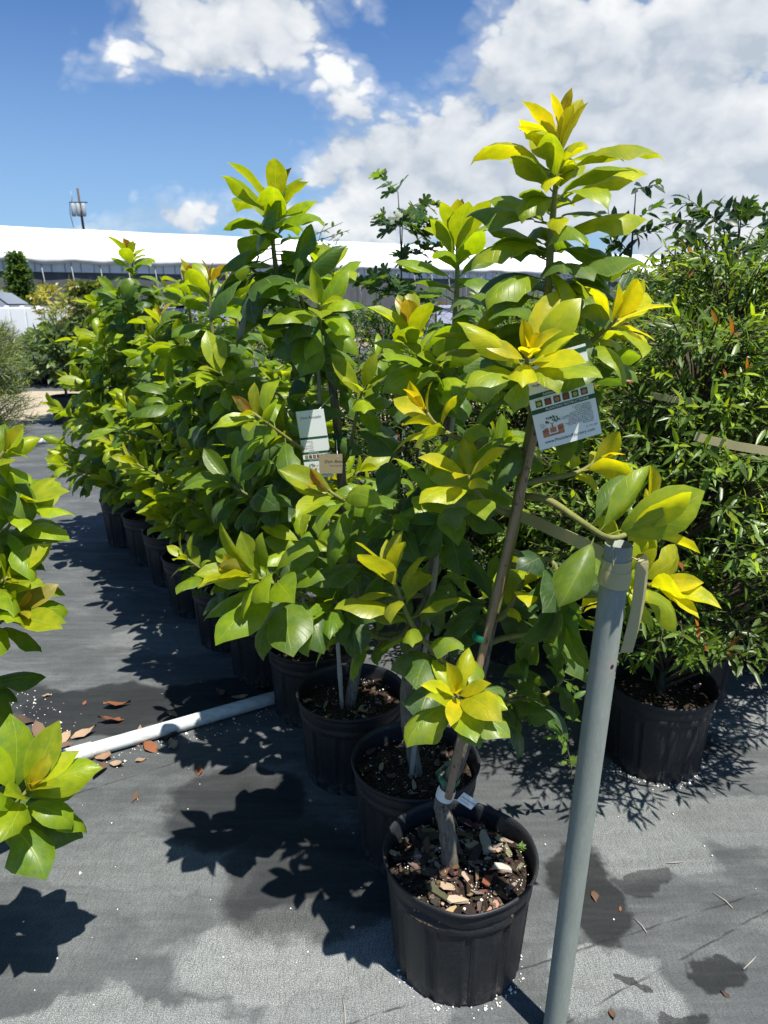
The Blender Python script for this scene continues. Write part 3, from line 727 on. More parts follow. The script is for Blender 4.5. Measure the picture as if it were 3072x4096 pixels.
# (tip u, v, y; start on trunk v; axis; leaves, length, span, style, droop, age range, via)
def pinned(root, tr_poly, spec, rnd_, ymid):
    for (u, v, y, zs, ax, N_, L, span, style, droop, a0, a1, via) in spec:
        rnd_ = random.Random(int(u * 7 + v * 3)); tip = aty(u, v, y); ax = Vector(ax).normalized()
        i = min(range(len(tr_poly)), key=(lambda k: abs(tr_poly[k].z - zs)) if zs < 5 else (lambda k: abs(px_of(tr_poly[k])[1] - zs))); base = tr_poly[i]
        vv = [aty(*q) for q in via] if via else None
        out = (tip - base); out.z = 0
        poly = branch(root, base, out.normalized() + UP * .3 if out.length > .01 else UP, tip, ax, .0075, .0038, M_STEM, 'branch', vv)
        shoot(root, poly, N_, L, span, style, rnd_, droop, .55, a0, a1)
full1 = scion + lead
pinned(t1, full1, [
    (2110, 1420, 1.20, 1620, (-.12, -.75, .65), 18, .125, .09, 'yellow', .1, .0, .85, None),
    (2470, 1275, 1.30, 1500, (.75, -.25, .75), 14, .125, .10, 'yellow', .15, .05, .75, None),
    (2400, 1830, 1.42, 1950, (.65, -.1, .8), 12, .120, .12, 'yellow', .15, .05, .70, None),
    (2600, 2060, 1.16, 1990, (.6, -.25, .85), 22, .135, .17, 'yellow', .35, .02, .74, [(2190, 2000, 1.30), (2330, 2090, 1.22), (2430, 2150, 1.125), (2520, 2130, 1.13)]),
    (1830, 2780, 1.18, 2950, (.0, -.70, .72), 16, .120, .07, 'yellow', .15, .08, .92, None),
    (1560, 2280, 1.30, 2790, (-.2, -.15, .95), 18, .125, .26, 'olive', .12, .12, .95, [(1850, 2720, 1.34), (1720, 2590, 1.31), (1640, 2480, 1.30)]),
    (2090, 2330, 1.33, 2480, (.35, -.3, .9), 9, .095, .10, 'yellow', .1, .15, .55, None),
    (2240, 2440, 1.30, 2220, (.45, -.2, .2), 12, .120, .13, 'dark', .35, .35, 1.0, [(2120, 2230, 1.35), (2220, 2260, 1.33)]),
    (2640, 2340, 1.36, 2280, (.75, -.1, .45), 15, .140, .15, 'yellow', .45, .12, .72, [(2300, 2300, 1.42), (2480, 2330, 1.42)]),
    (2110, 2760, 1.42, 2850, (.6, .1, .2), 10, .125, .12, 'dark', .5, .4, 1.0, None),
    (1700, 1640, 1.32, 1820, (-.45, -.2, .85), 15, .115, .16, 'yellow', .15, .0, .9, None),
    (1870, 1900, 1.24, 2050, (-.35, -.55, .75), 12, .110, .12, 'yellow', .2, .15, .85, None),
    (2330, 2430, 1.46, 2560, (.5, .4, .7), 11, .12, .14, 'yellow', .2, .2, .9, None),
    (1980, 1380, 1.42, 1560, (-.6, .2, .7), 12, .12, .14, 'olive', .2, .25, .95, None),
    (2380, 1500, 1.44, 1650, (.6, .3, .6), 12, .125, .14, 'dark', .3, .3, 1.0, None),
    (1950, 2350, 1.50, 2480, (-.3, .6, .7), 12, .12, .14, 'dark', .2, .25, 1.0, None),
    (2250, 2720, 1.50, 2850, (.6, .5, .5), 10, .12, .12, 'dark', .4, .4, 1.0, None)], rnd, Y)

# --- the other trees in the row
def avocado(loc, label, top, lean_pts, rnd_, nb, reach, L, styles, z0=.5, leader_n=22, chips=20, perl=60, pins=None, skip=None, stake=True, group=GROUP_T, leader_style='bronze', dens=1.0, lead_k=(1.05, .12, 1.0, .27)):
    loc = Vector(loc)
    root = empty('potted_avocado_tree', loc, label, 'potted tree', group)
    pot_up(root, loc, rnd_, chips, perl, False, rnd_.uniform(0, 6))
    top = Vector(top); base = loc + Vector((rnd_.uniform(-.02, .02), rnd_.uniform(-.02, .02), .235))
    pts = [base] + [Vector(q) for q in lean_pts] + [top - UP * .22]
    if not lean_pts: pts = [base, base.lerp(top, .35) + Vector((rnd_.uniform(-.02, .02), 0, 0)), base.lerp(top, .65), top - UP * .22]
    poly = trunk_mesh(root, pts, [.019, .017, .013, .0085])
    ld = smooth_poly([pts[-1], pts[-1].lerp(top, .5) + Vector((rnd_.uniform(-.012, .012), 0, 0)), top], 5)
    mb = MB(); mb.tube(ld, [.0085 - .005 * i / (len(ld) - 1) for i in range(len(ld))], 8, True, .08); put('leader', mb.mesh('leader', M_STEM, True), root)
    shoot(root, ld, leader_n, L * lead_k[0], lead_k[3], leader_style, rnd_, lead_k[1], .6, spread=lead_k[2])
    if stake:
        a = base + Vector((rnd_.choice((-1, 1)) * .022, -.02, .0)); b = poly[int(len(poly) * .8)] + Vector((.012, -.022, .02))
        cane(root, a, b, .0068, M_GREYCANE)
        for f in (.3, .62): tie(root, poly[int(len(poly) * f)] + Vector((.006, -.01, 0)), UP, .021, .015)
    full = poly + ld
    if pins: pinned(root, full, pins, rnd_, loc.y)
    auto_branches(root, poly, rnd_, nb, z0, top.z - .28, reach, L, styles, (11, 16), skip, rnd_.uniform(0, 6))
    return root, full
ST = ['lime', 'bronze', 'lime', 'dark']
# keep the clearing in front of the pots free of the auto shoots
VM = [(0, 1920), (200, 1930), (400, 2000), (560, 2090), (700, 2240), (850, 2430), (1000, 2560), (1250, 2590), (2100, 2580)]
def vmax(u):
    for (a, x), (b, y) in zip(VM, VM[1:]):
        if u <= b: return x + (y - x) * (u - a) / (b - a)
    return 2560
def skip_low(p):
    u, v = px_of(p); return v > vmax(u) or (u > 2300 and v > 2500)
def skip2(p):
    u, v = px_of(p); return skip_low(p) or (u > 2050 and v < 1500) or (1130 < u < 1560 and 1620 < v < 1960 and p.y < 1.8) or (v < 1120) 
r2 = random.Random(21)
avocado((.09, 1.735, 0), 'avocado tree in the black pot directly behind the front tree, white tape on its trunk', aty(1830, 930, 1.76), [aty(1625, 2760, 1.74), aty(1730, 2300, 1.75), aty(1780, 1800, 1.75)], r2, 9, .30, .135, ST, .62, 22, 80, 120,
        [(980, 2290, 1.45, .80, (-.75, -.2, .50), 26, .160, .20, 'bronze', .25, .02, .9, [(1560, 2560, 1.70), (1250, 2400, 1.56)]),
         (1310, 1960, 1.50, 1.0, (-.55, -.45, .6), 16, .135, .14, 'bronze', .2, .0, .85, None),
         (1330, 2400, 1.55, .78, (-.3, -.55, .6), 15, .12, .13, 'dark', .2, .15, .9, None),
         (1640, 1290, 1.62, 1.15, (-.35, -.2, .9), 18, .13, .18, 'bronze', .12, .0, .85, None),
         (1560, 2060, 1.55, .95, (-.1, -.6, .5), 12, .13, .13, 'dark', .3, .3, 1.0, None)], skip2, leader_style='bronze')
def skip3(p):
    u, v = px_of(p); return skip_low(p) or v < 1180 or (1200 < u < 1520 and 1560 < v < 1980)
avocado((-.11, 2.10, 0), 'tall avocado tree leaning out of the row with a hanging care card on its trunk', aty(1100, 800, 2.12), [aty(1440, 2480, 2.1), aty(1380, 2050, 2.1), aty(1310, 1450, 2.1)], random.Random(33), 11, .34, .155, ST, .66, 26, 50, 100,
        [(1180, 1130, 2.0, 1.42, (-.3, -.5, .7), 12, .15, .15, 'dark', .35, .4, 1.0, None),
         (1010, 1080, 2.08, 1.40, (-.7, -.3, .4), 6, .21, .10, 'dark', .45, .55, .9, None),
         (1330, 1060, 2.15, 1.42, (.4, -.1, .8), 12, .14, .15, 'lime', .15, .1, .85, None),
         (1010, 1650, 1.80, 1.05, (-.6, -.5, .6), 15, .15, .16, 'bronze', .2, .0, .9, None),
         (930, 1940, 1.90, .92, (-.5, -.4, .6), 16, .155, .16, 'dark', .3, .2, 1.0, None),
         (1450, 1560, 1.9, 1.1, (.2, -.6, .6), 12, .14, .14, 'lime', .2, .1, .9, None)], skip3, lead_k=(1.22, .32, 1.15, .30))
row = [((-.27, 2.47, 0), (840, 1120, 2.5), 'avocado tree with orange young tips rising behind the white pipe end', 10),
       ((-.50, 2.78, 0), (940, 1180, 2.8), 'avocado tree in the middle of the row above weedy black pot', 10),
       ((-.72, 3.08, 0), (760, 1130, 3.1), 'avocado tree with coppery shoot tips, weeds sprouting from its pot soil', 11),
       ((-.96, 3.44, 0), (640, 1270, 3.45), 'short bushy avocado tree between taller ones towards the gravel path', 12),
       ((-1.19, 3.84, 0), (520, 1010, 3.84), 'tallest avocado tree towards the far end of the row', 14),
       ((-1.42, 4.17, 0), (420, 1330, 4.2), 'low spreading avocado tree second from the far end of the row', 13),
       ((-1.68, 4.50, 0), (440, 1230, 4.5), 'avocado tree closing the far end of the row by the gravel path', 13)]
def skip_far(p):
    u, v = px_of(p); return v > vmax(u) or u < 190
for i, (loc, tpx, lab, nb) in enumerate(row):
    rr = random.Random(50 + i)
    pins = None
    if i == 5: pins = [(260, 1840, 4.05, .45, (-.6, -.3, .7), 16, .15, .2, 'lime', .2, .05, .8, None), (420, 1870, 3.95, .5, (-.2, -.5, .8), 14, .15, .2, 'lime', .2, .05, .8, None)]
    if i == 3: pins = [(560, 1790, 3.2, .6, (-.6, -.3, .7), 16, .15, .18, 'lime', .2, .05, .85, None)]
    if i == 4: pins = [(640, 1600, 3.3, .9, (-.4, -.4, .8), 16, .15, .18, 'bronze', .2, .0, .85, None), (480, 1790, 3.4, .6, (-.6, -.3, .7), 14, .15, .18, 'lime', .2, .05, .85, None)]
    avocado(loc, lab, aty(*tpx), [], rr, nb + 10, .43, .155, ['lime', 'bronze', 'lime', 'lime', 'dark'], .36, 20, 14, 40, pins, skip_far if i > 1 else skip_low, True, GROUP_T, 'bronze')

# --- the neighbouring row on the left: only their shoots reach into the view
def skip_left(p):
    u, v = px_of(p); return u > -160
avocado((-1.30, 1.30, 0), 'avocado tree of the near left row with a low shoot over its leaf shadow', (-1.36, 1.36, 1.35), [], random.Random(91), 9, .26, .14, ST, .55, 18, 10, 20,
        [(120, 3150, 1.27, .42, (.55, -.15, .8), 20, .160, .14, 'bronze', .25, .05, .9, None)], skip_left, True, 'avocado trees of the left row', 'bronze')
avocado((-1.66, 1.98, 0), 'avocado tree of the left row behind the pipe, drooping lime leaves', (-1.72, 1.98, 1.6), [], random.Random(97), 9, .26, .15, ST, .55, 18, 10, 20,
        [(20, 1800, 1.70, 1.0, (.6, -.2, .75), 12, .145, .12, 'lime', .15, .05, .8, None),
         (95, 2010, 1.72, .95, (.5, -.1, .85), 24, .160, .24, 'lime', .3, .15, .85, None),
         (30, 2310, 1.65, .85, (.7, -.2, .6), 16, .17, .16, 'lime', .3, .1, .75, None),
         (70, 2440, 1.62, .75, (.6, -.3, .6), 12, .165, .14, 'bronze', .35, .0, .7, None),
         (-60, 2740, 1.7, .6, (.7, -.2, .3), 8, .14, .14, 'dark', .4, .3, .9, None)], skip_left, True, 'avocado trees of the left row', 'bronze')

M_LEAFMASS = leaf_material('avocado_leaf_mass', True)
for root in [o for o in COL.objects if o.name.startswith('potted_avocado_tree')]:
    lv = [c for c in root.children if c.name.split('.')[0] == 'leaf']
    if len(lv) <= 300: continue
    Rm = root.matrix_basis
    def shown(c):
        m = Rm @ c.matrix_basis; return m.to_scale().y / max(.2, (m.translation - Vector((0, 0, CAM_H))).length)
    lv.sort(key=shown, reverse=True)
    V, F, UVs, Cs = [], [], [], []; k = 0
    for c in lv[300:]:
        me = c.data; n_ = len(me.vertices); co = np.zeros(n_ * 3); me.vertices.foreach_get('co', co)
        Mx = np.array(c.matrix_basis); V.append(co.reshape(-1, 3) @ Mx[:3, :3].T + Mx[:3, 3])
        uvl = me.uv_layers[0].data; uvv = [(0, 0)] * n_
        for p in me.polygons:
            F.append(tuple(i + k for i in p.vertices))
            for li, vi in zip(p.loop_indices, p.vertices): uvv[vi] = tuple(uvl[li].uv)
        UVs += uvv; Cs += [tuple(c.color)[:3] + (1,)] * n_; k += n_
        bpy.data.objects.remove(c)
    me = mesh_of('inner_foliage', np.concatenate(V), F, M_LEAFMASS, True, UVs)
    ca = me.color_attributes.new('Col', 'FLOAT_COLOR', 'POINT'); ca.data.foreach_set('color', np.array(Cs, dtype=np.float32).ravel())
    o = bpy.data.objects.new('inner_foliage', me); COL.objects.link(o); o.parent = root; o['kind'] = 'stuff'

# ------------------------------------------------------------------ bushes made of many small leaves
def lance(name, w, curve, mat, fold=.25):
    """eight-triangle leaf"""
    ts = [0, .25, .6, 1]; ws = [.06, .85, .8, 0]
    vs = []; uv = []
    for t, q in zip(ts, ws):
        z = -curve * t * t
        for c in (-1, 0, 1):
            vs.append((c * q * w * .5, t, z + fold * abs(c) * q * w * .5)); uv.append((.5 + c * .48, t))
    fs = [(i * 3 + j, i * 3 + j + 1, i * 3 + j + 4, i * 3 + j + 3) for i in range(3) for j in range(2)]
    return mesh_of(name, vs, fs, mat, True, uv), np.array(vs), fs, np.array(uv)
def lobed(name, mat):
    out = [(0, 0), (.16, -.04), (.44, .06), (.56, .24), (.42, .33), (.20, .36), (.34, .50), (.52, .66), (.44, .80), (.26, .74), (.15, .62), (.20, .84), (.12, .97), (0, 1.02)]
    vs = [(0, .0, 0), (0, .35, -.02), (0, .63, -.05)]; 
    pts = [(x, y, -.10 * y * y + .10 * x) for x, y in out[1:-1]] + [(0, 1, -.12)] + [(-x, y, -.10 * y * y + .10 * x) for x, y in out[-2:0:-1]]
    vs = [(0, .36, 0), (0, 0, 0)] + pts; n = len(pts)
    fs = [(0, 1, 2)] + [(0, 2 + i, 3 + i) for i in range(n - 1)] + [(0, 1 + n, 1)]
    fs = [(a, b, c) for a, b, c in fs]
    uv = [(.5 + v[0] * .9, v[1]) for v in vs]
    return mesh_of(name, vs, fs, mat, True, uv), np.array(vs), fs, np.array(uv)
KIND = {'lance': (.22, .14), 'wide': (.52, .18), 'ribbed': (.40, .28), 'needle': (.09, .05)}
TPL = {k: (lance(k + '_leaf', w, c, M_SMALLOBJ), ) for k, (w, c) in KIND.items()}
TPL['lobed'] = (lobed('lobed_leaf', M_SMALLOBJ), )
def leaves_mesh(name, tpl, pos, dirs, nors, size, colors, mat):
    _, V0, F0, UV0 = tpl
    d = dirs / np.linalg.norm(dirs, axis=1, keepdims=True)
    n = nors - d * (nors * d).sum(1, keepdims=True); n /= np.maximum(np.linalg.norm(n, axis=1, keepdims=True), 1e-6)
    x = np.cross(d, n)
    P = pos[:, None, :] + size[:, None, None] * (V0[None, :, 0:1] * x[:, None, :] + V0[None, :, 1:2] * d[:, None, :] + V0[None, :, 2:3] * n[:, None, :])
    k, m = len(pos), len(V0)
    me = bpy.data.meshes.new(name)
    loops = np.concatenate([np.array(f) for f in F0]); lens = np.array([len(f) for f in F0])
    L = (loops[None, :] + (np.arange(k) * m)[:, None]).ravel(); LS = np.tile(lens, k)
    me.vertices.add(k * m); me.vertices.foreach_set('co', P.astype(np.float32).ravel())
    me.loops.add(len(L)); me.loops.foreach_set('vertex_index', L.astype(np.int32))
    me.polygons.add(len(LS)); me.polygons.foreach_set('loop_start', np.concatenate([[0], np.cumsum(LS)[:-1]]).astype(np.int32))
    me.update(calc_edges=True)
    u = me.uv_layers.new(name='UVMap'); u.data.foreach_set('uv', np.tile(UV0[loops], (k, 1)).astype(np.float32).ravel())
    ca = me.color_attributes.new('Col', 'FLOAT_COLOR', 'POINT')
    ca.data.foreach_set('color', np.repeat(np.c_[colors, np.ones(k)], m, axis=0).astype(np.float32).ravel())
    me.polygons.foreach_set('use_smooth', np.ones(len(LS), dtype=bool))
    me.materials.append(mat); me.validate(); return me
def bush(name, label, cat, loc, height, radius, kind, count, leaf, cols, seed, z0=.35, potted=True, singles=0, group=None, stems=5, tips=None, droop=.25, shape=None, twig_len=.16, scale=1.0, pot_scale=1.0, per=9, lean=(0, 0), keep=None):
    r = random.Random(seed); g = np.random.default_rng(seed); loc = Vector(loc)
    root = empty(name, loc, label, cat, group)
    if potted: pot_up(root, loc, r, 6 if loc.y < 3.5 else 0, 0, False, r.uniform(0, 6), pot_scale)
    zb = .24 * pot_scale if potted else 0.0
    tr = [loc + Vector((0, 0, zb)), loc + Vector((lean[0] * .3, lean[1] * .3, zb + (z0 - zb) * .9)), loc + Vector((lean[0], lean[1], height * .8))]
    poly = smooth_poly(tr, 6); mb = MB(); mb.tube(poly, [.016 * scale * (1 - .75 * i / (len(poly) - 1)) for i in range(len(poly))], 8, True, .15)
    put('trunk', mb.mesh('trunk', M_TWIG, True), root)
    count = int(count * 2.0) if kind == 'lance' else count; leaf *= 1.15 if kind == 'lance' else 1.0
    tw = MB(); P = []; Dd = []; Nn = []; Sz = []; Cc = []
    K = max(4, count // per)
    for i in range(K):
        h = r.random() ** .85; z = z0 + (height - z0) * h
        env = shape(h) if shape else (1 - .55 * abs(h - .42) ** 1.4 * 1.6)
        az = r.uniform(0, 6.2832); rr = radius * env * math.sqrt(r.uniform(.12, 1))
        c = loc + Vector((lean[0] * h + rr * math.cos(az), lean[1] * h + rr * math.sin(az), z))
        if keep and not keep(c): continue
        out = Vector((math.cos(az), math.sin(az), r.uniform(.1, 1.1))).normalized()
        a = c - out * twig_len * .5
        e = c + out * twig_len * .5 + Vector((0, 0, -droop * twig_len * .5))
        if i % 3 == 0:
            q = poly[near_on(poly, max(zb, z - rr * .7))]; tw.tube([q, q.lerp(a, .55) + Vector((0, 0, .03)), a, e], [.006 * scale, .004 * scale, .003 * scale, .0015 * scale], 4, False)
        else: tw.tube([a, c, e], [.0026 * scale, .002 * scale, .001 * scale], 3, False)
        tone = r.random()
        hot = tips is not None and r.random() < .05
        for k in range(per):
            f = (k + .5) / per; p = a.lerp(e, f); an = k * 2.4 + r.uniform(-.5, .5)
            s1 = out.orthogonal().normalized(); s2 = out.cross(s1)
            rad = s1 * math.cos(an) + s2 * math.sin(an)
            d = (out * (.35 + f * .7) + rad * (1.0 - .5 * f) + Vector((0, 0, -droop * r.uniform(.3, 1.4)))).normalized()
            nn = UP * .55 + out * .6 + Vector((r.uniform(-.6, .6), r.uniform(-.6, .6), r.uniform(-.1, .3)))
            P.append(p); Dd.append(d); Nn.append(nn); Sz.append(leaf * r.uniform(.6, 1.2) * (.7 + .3 * (1 - f)))
            young = f > .7 and h > .3
            cc = cols[1] if young and r.random() < .6 else cols[0]
            if hot and f > .75: cc = tips
            gsc = (.65 + .7 * tone) * r.uniform(.75, 1.25)
            Cc.append((cc[0] * gsc, cc[1] * gsc, cc[2] * gsc))
    P = np.array([tuple(p) for p in P]); Dd = np.array([tuple(p) for p in Dd]); Nn = np.array([tuple(p) for p in Nn]); Sz = np.array(Sz); Cc = np.array(Cc)
    o = put('twigs', tw.mesh('twigs', M_TWIG, True), root); o['kind'] = 'stuff'
    tpl = TPL[kind][0]
    if singles:
        dist = np.linalg.norm(P - np.array([0, 0, CAM_H]), axis=1) - 1.5 * Sz
        order = np.argsort(dist); near = order[:singles]; far = order[singles:]
        for i in near:
            d = Vector(Dd[i]).normalized(); n = Vector(Nn[i]); n = (n - d * n.dot(d)).normalized(); x = d.cross(n); s = Sz[i]
            Mx = Matrix(((x.x * s, d.x * s, n.x * s, P[i][0]), (x.y * s, d.y * s, n.y * s, P[i][1]), (x.z * s, d.z * s, n.z * s, P[i][2]), (0, 0, 0, 1)))
            put('leaf', tpl[0], root, None, Mx, (*Cc[i], 0.0))
    else: far = np.arange(len(P))
    if len(far):
        o = put('foliage', leaves_mesh('foliage', tpl, P[far], Dd[far], Nn[far], Sz[far], Cc[far], M_SMALL), root); o['kind'] = 'stuff'
    return root
GLOSSY = ((.11, .19, .03), (.27, .37, .03)); RED = (.26, .09, .035)
full_shape = lambda h: .55 + .75 * math.sin(math.pi * min(1, h * 1.05 + .08)) ** .8
# right-hand row, narrow-leaved
RB = 'narrow-leaved potted shrubs on the right'
def keepR(p):
    u, v = px_of(p); return not (u < 2430 and v > 2200) and not (v > 2640)
bush('narrow_leaf_shrub', 'dense narrow-leaved shrub in black pot between the galvanised post and the pale mat', 'potted shrub', (.95, 2.16, 0), 1.50, .42, 'lance', 3300, .062, GLOSSY, 301, .42, True, 300, RB, tips=RED, shape=full_shape, keep=keepR)
bush('narrow_leaf_shrub', 'tall narrow-leaved shrub with red tips behind the pot by the post', 'potted shrub', (1.22, 2.58, 0), 1.70, .46, 'lance', 3600, .062, GLOSSY, 302, .45, True, 200, RB, tips=RED, shape=full_shape)
bush('narrow_leaf_shrub', 'bright green narrow-leaved shrub beside the stretched strap', 'potted shrub', (1.86, 2.62, 0), 1.80, .60, 'lance', 3200, .066, ((.10, .18, .024), (.24, .34, .03)), 303, .5, True, 200, RB, tips=RED, shape=full_shape)
bush('narrow_leaf_shrub', 'narrow-leaved shrub deeper in the right row under ribbed leaves', 'potted shrub', (1.02, 3.00, 0), 1.55, .45, 'lance', 3000, .062, GLOSSY, 304, .40, True, 60, RB, tips=RED, shape=full_shape)
bush('narrow_leaf_shrub', 'shrub with copper tips seen behind the front tree leader', 'potted shrub', (.60, 2.95, 0), 1.45, .40, 'lance', 2600, .060, GLOSSY, 305, .40, True, 60, RB, tips=RED, shape=full_shape)
bush('ribbed_leaf_shrub', 'shrub with big drooping ribbed leaves behind the narrow-leaved row', 'potted shrub', (1.35, 3.25, 0), 1.72, .50, 'ribbed', 460, .17, ((.06, .12, .04), (.11, .19, .05)), 306, .7, True, 80, None, droop=.9, shape=full_shape, per=6)
bush('round_leaf_tree', 'round-leaved young tree with dark heart leaves against the clouds', 'potted tree', (1.62, 3.45, 0), 1.98, .50, 'wide', 1500, .075, ((.025, .062, .025), (.07, .14, .03)), 307, .9, True, 60, None, shape=full_shape)
bush('slender_leaf_sapling', 'thin sapling lifting one spray of heart leaves above the shrubs', 'potted tree', (1.18, 3.60, 0), 2.12, .10, 'wide', 120, .085, ((.028, .07, .025), (.07, .15, .03)), 308, 1.0, True, 40, None, shape=lambda h: 1.0)
bush('narrow_leaf_shrub', 'shrub with orange flecks low behind the second avocado', 'potted shrub', (.30, 3.20, 0), 1.45, .38, 'lance', 2200, .058, ((.04, .09, .02), (.15, .2, .02)), 309, .4, True, 30, RB, tips=RED, shape=full_shape)
bush('narrow_leaf_shrub', 'shrub seen between avocado stems in the middle background', 'potted shrub', (.02, 3.9, 0), 1.5, .45, 'lance', 2400, .065, ((.05, .11, .02), (.16, .22, .03)), 310, .4, True, 0, RB, tips=(.3, .15, .04), shape=full_shape)
fig = bush('lobed_leaf_tree', 'upright young tree with deeply lobed dark leaves above the row', 'potted tree', (.10, 4.3, 0), 2.20, .24, 'lobed', 190, .105, ((.06, .125, .045), (.12, .20, .05)), 311, 1.0, True, 150, None, per=8, shape=lambda h: 1.0 - .35 * h, droop=.4)
bush('wispy_vine_tree', 'wispy pale vine stems beside the lobed tree', 'potted tree', (-.38, 4.5, 0), 2.0, .22, 'wide', 160, .05, ((.06, .12, .03), (.12, .2, .04)), 312, 1.0, True, 0, None, per=5, twig_len=.3, shape=lambda h: 1.1 - .8 * h)
bush('narrow_leaf_shrub', 'dark shrub filling the aisle end behind the left avocados', 'potted shrub', (-.55, 4.6, 0), 1.35, .5, 'wide', 2200, .07, ((.05, .11, .02), (.13, .2, .03)), 313, .35, True, 0, RB, shape=full_shape)
bush('narrow_leaf_shrub', 'farther shrub in the right aisle with pale new tips', 'potted shrub', (.75, 4.4, 0), 1.55, .5, 'lance', 2200, .07, GLOSSY, 314, .35, True, 0, RB, tips=RED, shape=full_shape)
bush('narrow_leaf_shrub', 'farthest shrub on the right before the white roof', 'potted shrub', (1.9, 4.9, 0), 1.75, .6, 'wide', 2400, .075, GLOSSY, 315, .35, True, 0, RB, shape=full_shape)
bush('narrow_leaf_shrub', 'shrub at the right frame edge with long dark leaves', 'potted shrub', (1.72, 2.85, 0), 1.78, .48, 'lance', 3000, .07, ((.075, .15, .022), (.20, .31, .03)), 316, .5, True, 60, RB, tips=RED, shape=full_shape)

# ------------------------------------------------------------------ background planting on the left
FG = 'potted plants beyond the gravel path'
def far_plant(px, py, dist, h, rad, kind, n, leaf, cols, seed, label, name='leafy_nursery_plant', **kw):
    d = ray(px, py); loc = Vector((d.x / d.y * dist, dist, 0))
    return bush(name, label, kw.pop('cat', 'potted plant'), loc, h, rad, kind, n, leaf, cols, seed, kw.pop('z0', .45), kw.pop('potted', True), 0, kw.pop('group', FG), shape=full_shape, twig_len=.28, scale=1.4, **kw)
GREY = ((.07, .115, .055), (.15, .22, .07))
far_plant(255, 1500, 9.3, 1.18, .34, 'wide', 900, .15, GREY, 401, 'drooping grey-green plant in black pot by the gravel with a white tag', pot_scale=1.15, z0=.55)
far_plant(390, 1500, 9.6, 1.75, .28, 'wide', 800, .15, ((.08, .12, .04), (.22, .20, .06)), 402, 'plant with browning top behind the far end of the row', pot_scale=1.1)
far_plant(110, 1400, 13.6, .78, .45, 'wide', 1200, .16, GREY, 403, 'rounded grey-green plant across the gravel, left of the pots')
far_plant(185, 1400, 13.9, .95, .50, 'wide', 1200, .16, GREY, 404, 'rounded plant across the gravel in front of the white tanks')
far_plant(262, 1400, 13.4, 1.15, .55, 'wide', 1200, .16, GREY, 405, 'rounded plant across the gravel beside the drooping one')
far_plant(-80, 1500, 7.4, 1.25, .36, 'needle', 7500, .11, ((.14, .20, .08), (.25, .32, .12)), 406, 'feathery pale green shrub at the near edge of the gravel', 'feathery_shrub', per=16, z0=.15)
far_plant(15, 1400, 12.2, 1.15, .22, 'needle', 1500, .16, ((.18, .22, .16), (.26, .3, .2)), 407, 'silvery upright wispy shrub before the white tanks', 'wispy_shrub', per=12)
far_plant(210, 1250, 26, 2.0, .55, 'wide', 500, .2, ((.30, .30, .08), (.45, .42, .12)), 408, 'yellow-leaved shrub in front of the dark shade wall', 'yellow_shrub', z0=1.0, potted=False, group=None, cat='shrub')
far_plant(300, 1250, 24, 1.7, .6, 'wide', 500, .2, ((.2, .24, .08), (.32, .34, .12)), 409, 'pale green shrub beside the yellow one', 'pale_shrub', z0=.6, potted=False, group=None, cat='shrub')
far_plant(365, 1250, 16, 1.85, .42, 'wide', 900, .17, ((.14, .13, .06), (.26, .20, .09)), 410, 'brown-topped shrub in front of the dark shade wall', 'brown_shrub', z0=.5)
for k, (px, dist, h, rad) in enumerate([(430, 14, 1.4, .8), (560, 15, 1.5, .9), (700, 15, 1.3, .9), (930, 14, 1.4, .9), (1150, 15, 1.5, .9), (2050, 12, 1.5, .8), (2300, 11, 1.6, .8)]):
    far_plant(px, 1250, dist, h, rad, 'wide', 1000, .16, GREY if k % 2 else ((.05, .11, .03), (.13, .2, .04)), 420 + k, ['grey-green plant glimpsed through the row, across the gravel', 'dark plant glimpsed through the row, across the gravel'][k % 2])
ct = bush('conical_tree', 'small conical evergreen tree in front of the shade wall', 'tree', Vector((ray(85, 1200).x / ray(85, 1200).y * 37, 37, 0)), 3.7, 1.15, 'wide', 5200, .24, ((.035, .085, .02), (.11, .19, .03)), 450, .3, False, 0, None, shape=lambda h: 1.05 - .88 * h ** .8, twig_len=.5, scale=3)

# ------------------------------------------------------------------ shade house
WD = Vector((.853, .52, 0)).normalized(); WN = Vector((-.52, .853, 0)).normalized()
W0 = Vector((-20.7, 40, 0))
sh = empty('shade_house', W0, 'long white-roofed shade house with dark netting walls', 'building')
def wp(s, dpt, z): return W0 + WD * s + WN * dpt + Vector((0, 0, z))
M_ROOF = simple('white_roof_sheet', (.82, .84, .85), .6, .3, .03, .6)
M_CANVAS = simple('eave_canvas', (.66, .66, .64), .8, .2, .12, 1.5, 0, .4, 2.5)
def net_material():
    m, N = mat_new('dark_shade_net'); co = geopos(N)
    n = N.noise(N.mapping(co, (.6, .6, .25)), 1, 5, .6); f = N.noise(N.mapping(co, (2, 2, 9)), 1, 4, .6)
    c = N.mix(N.step(n, .35, .7), (.07, .072, .076), (.135, .137, .14)); c = N.mix(N.m('MULTIPLY', f, .3), c, (.15, .155, .165))
    return finish(m, N, principled(N, c, .9, .15))
M_NET = net_material()
M_STEEL = simple('shade_frame_steel', (.26, .27, .27), .5, .4, .1, 5, .3)
S0, S1 = -18, 95
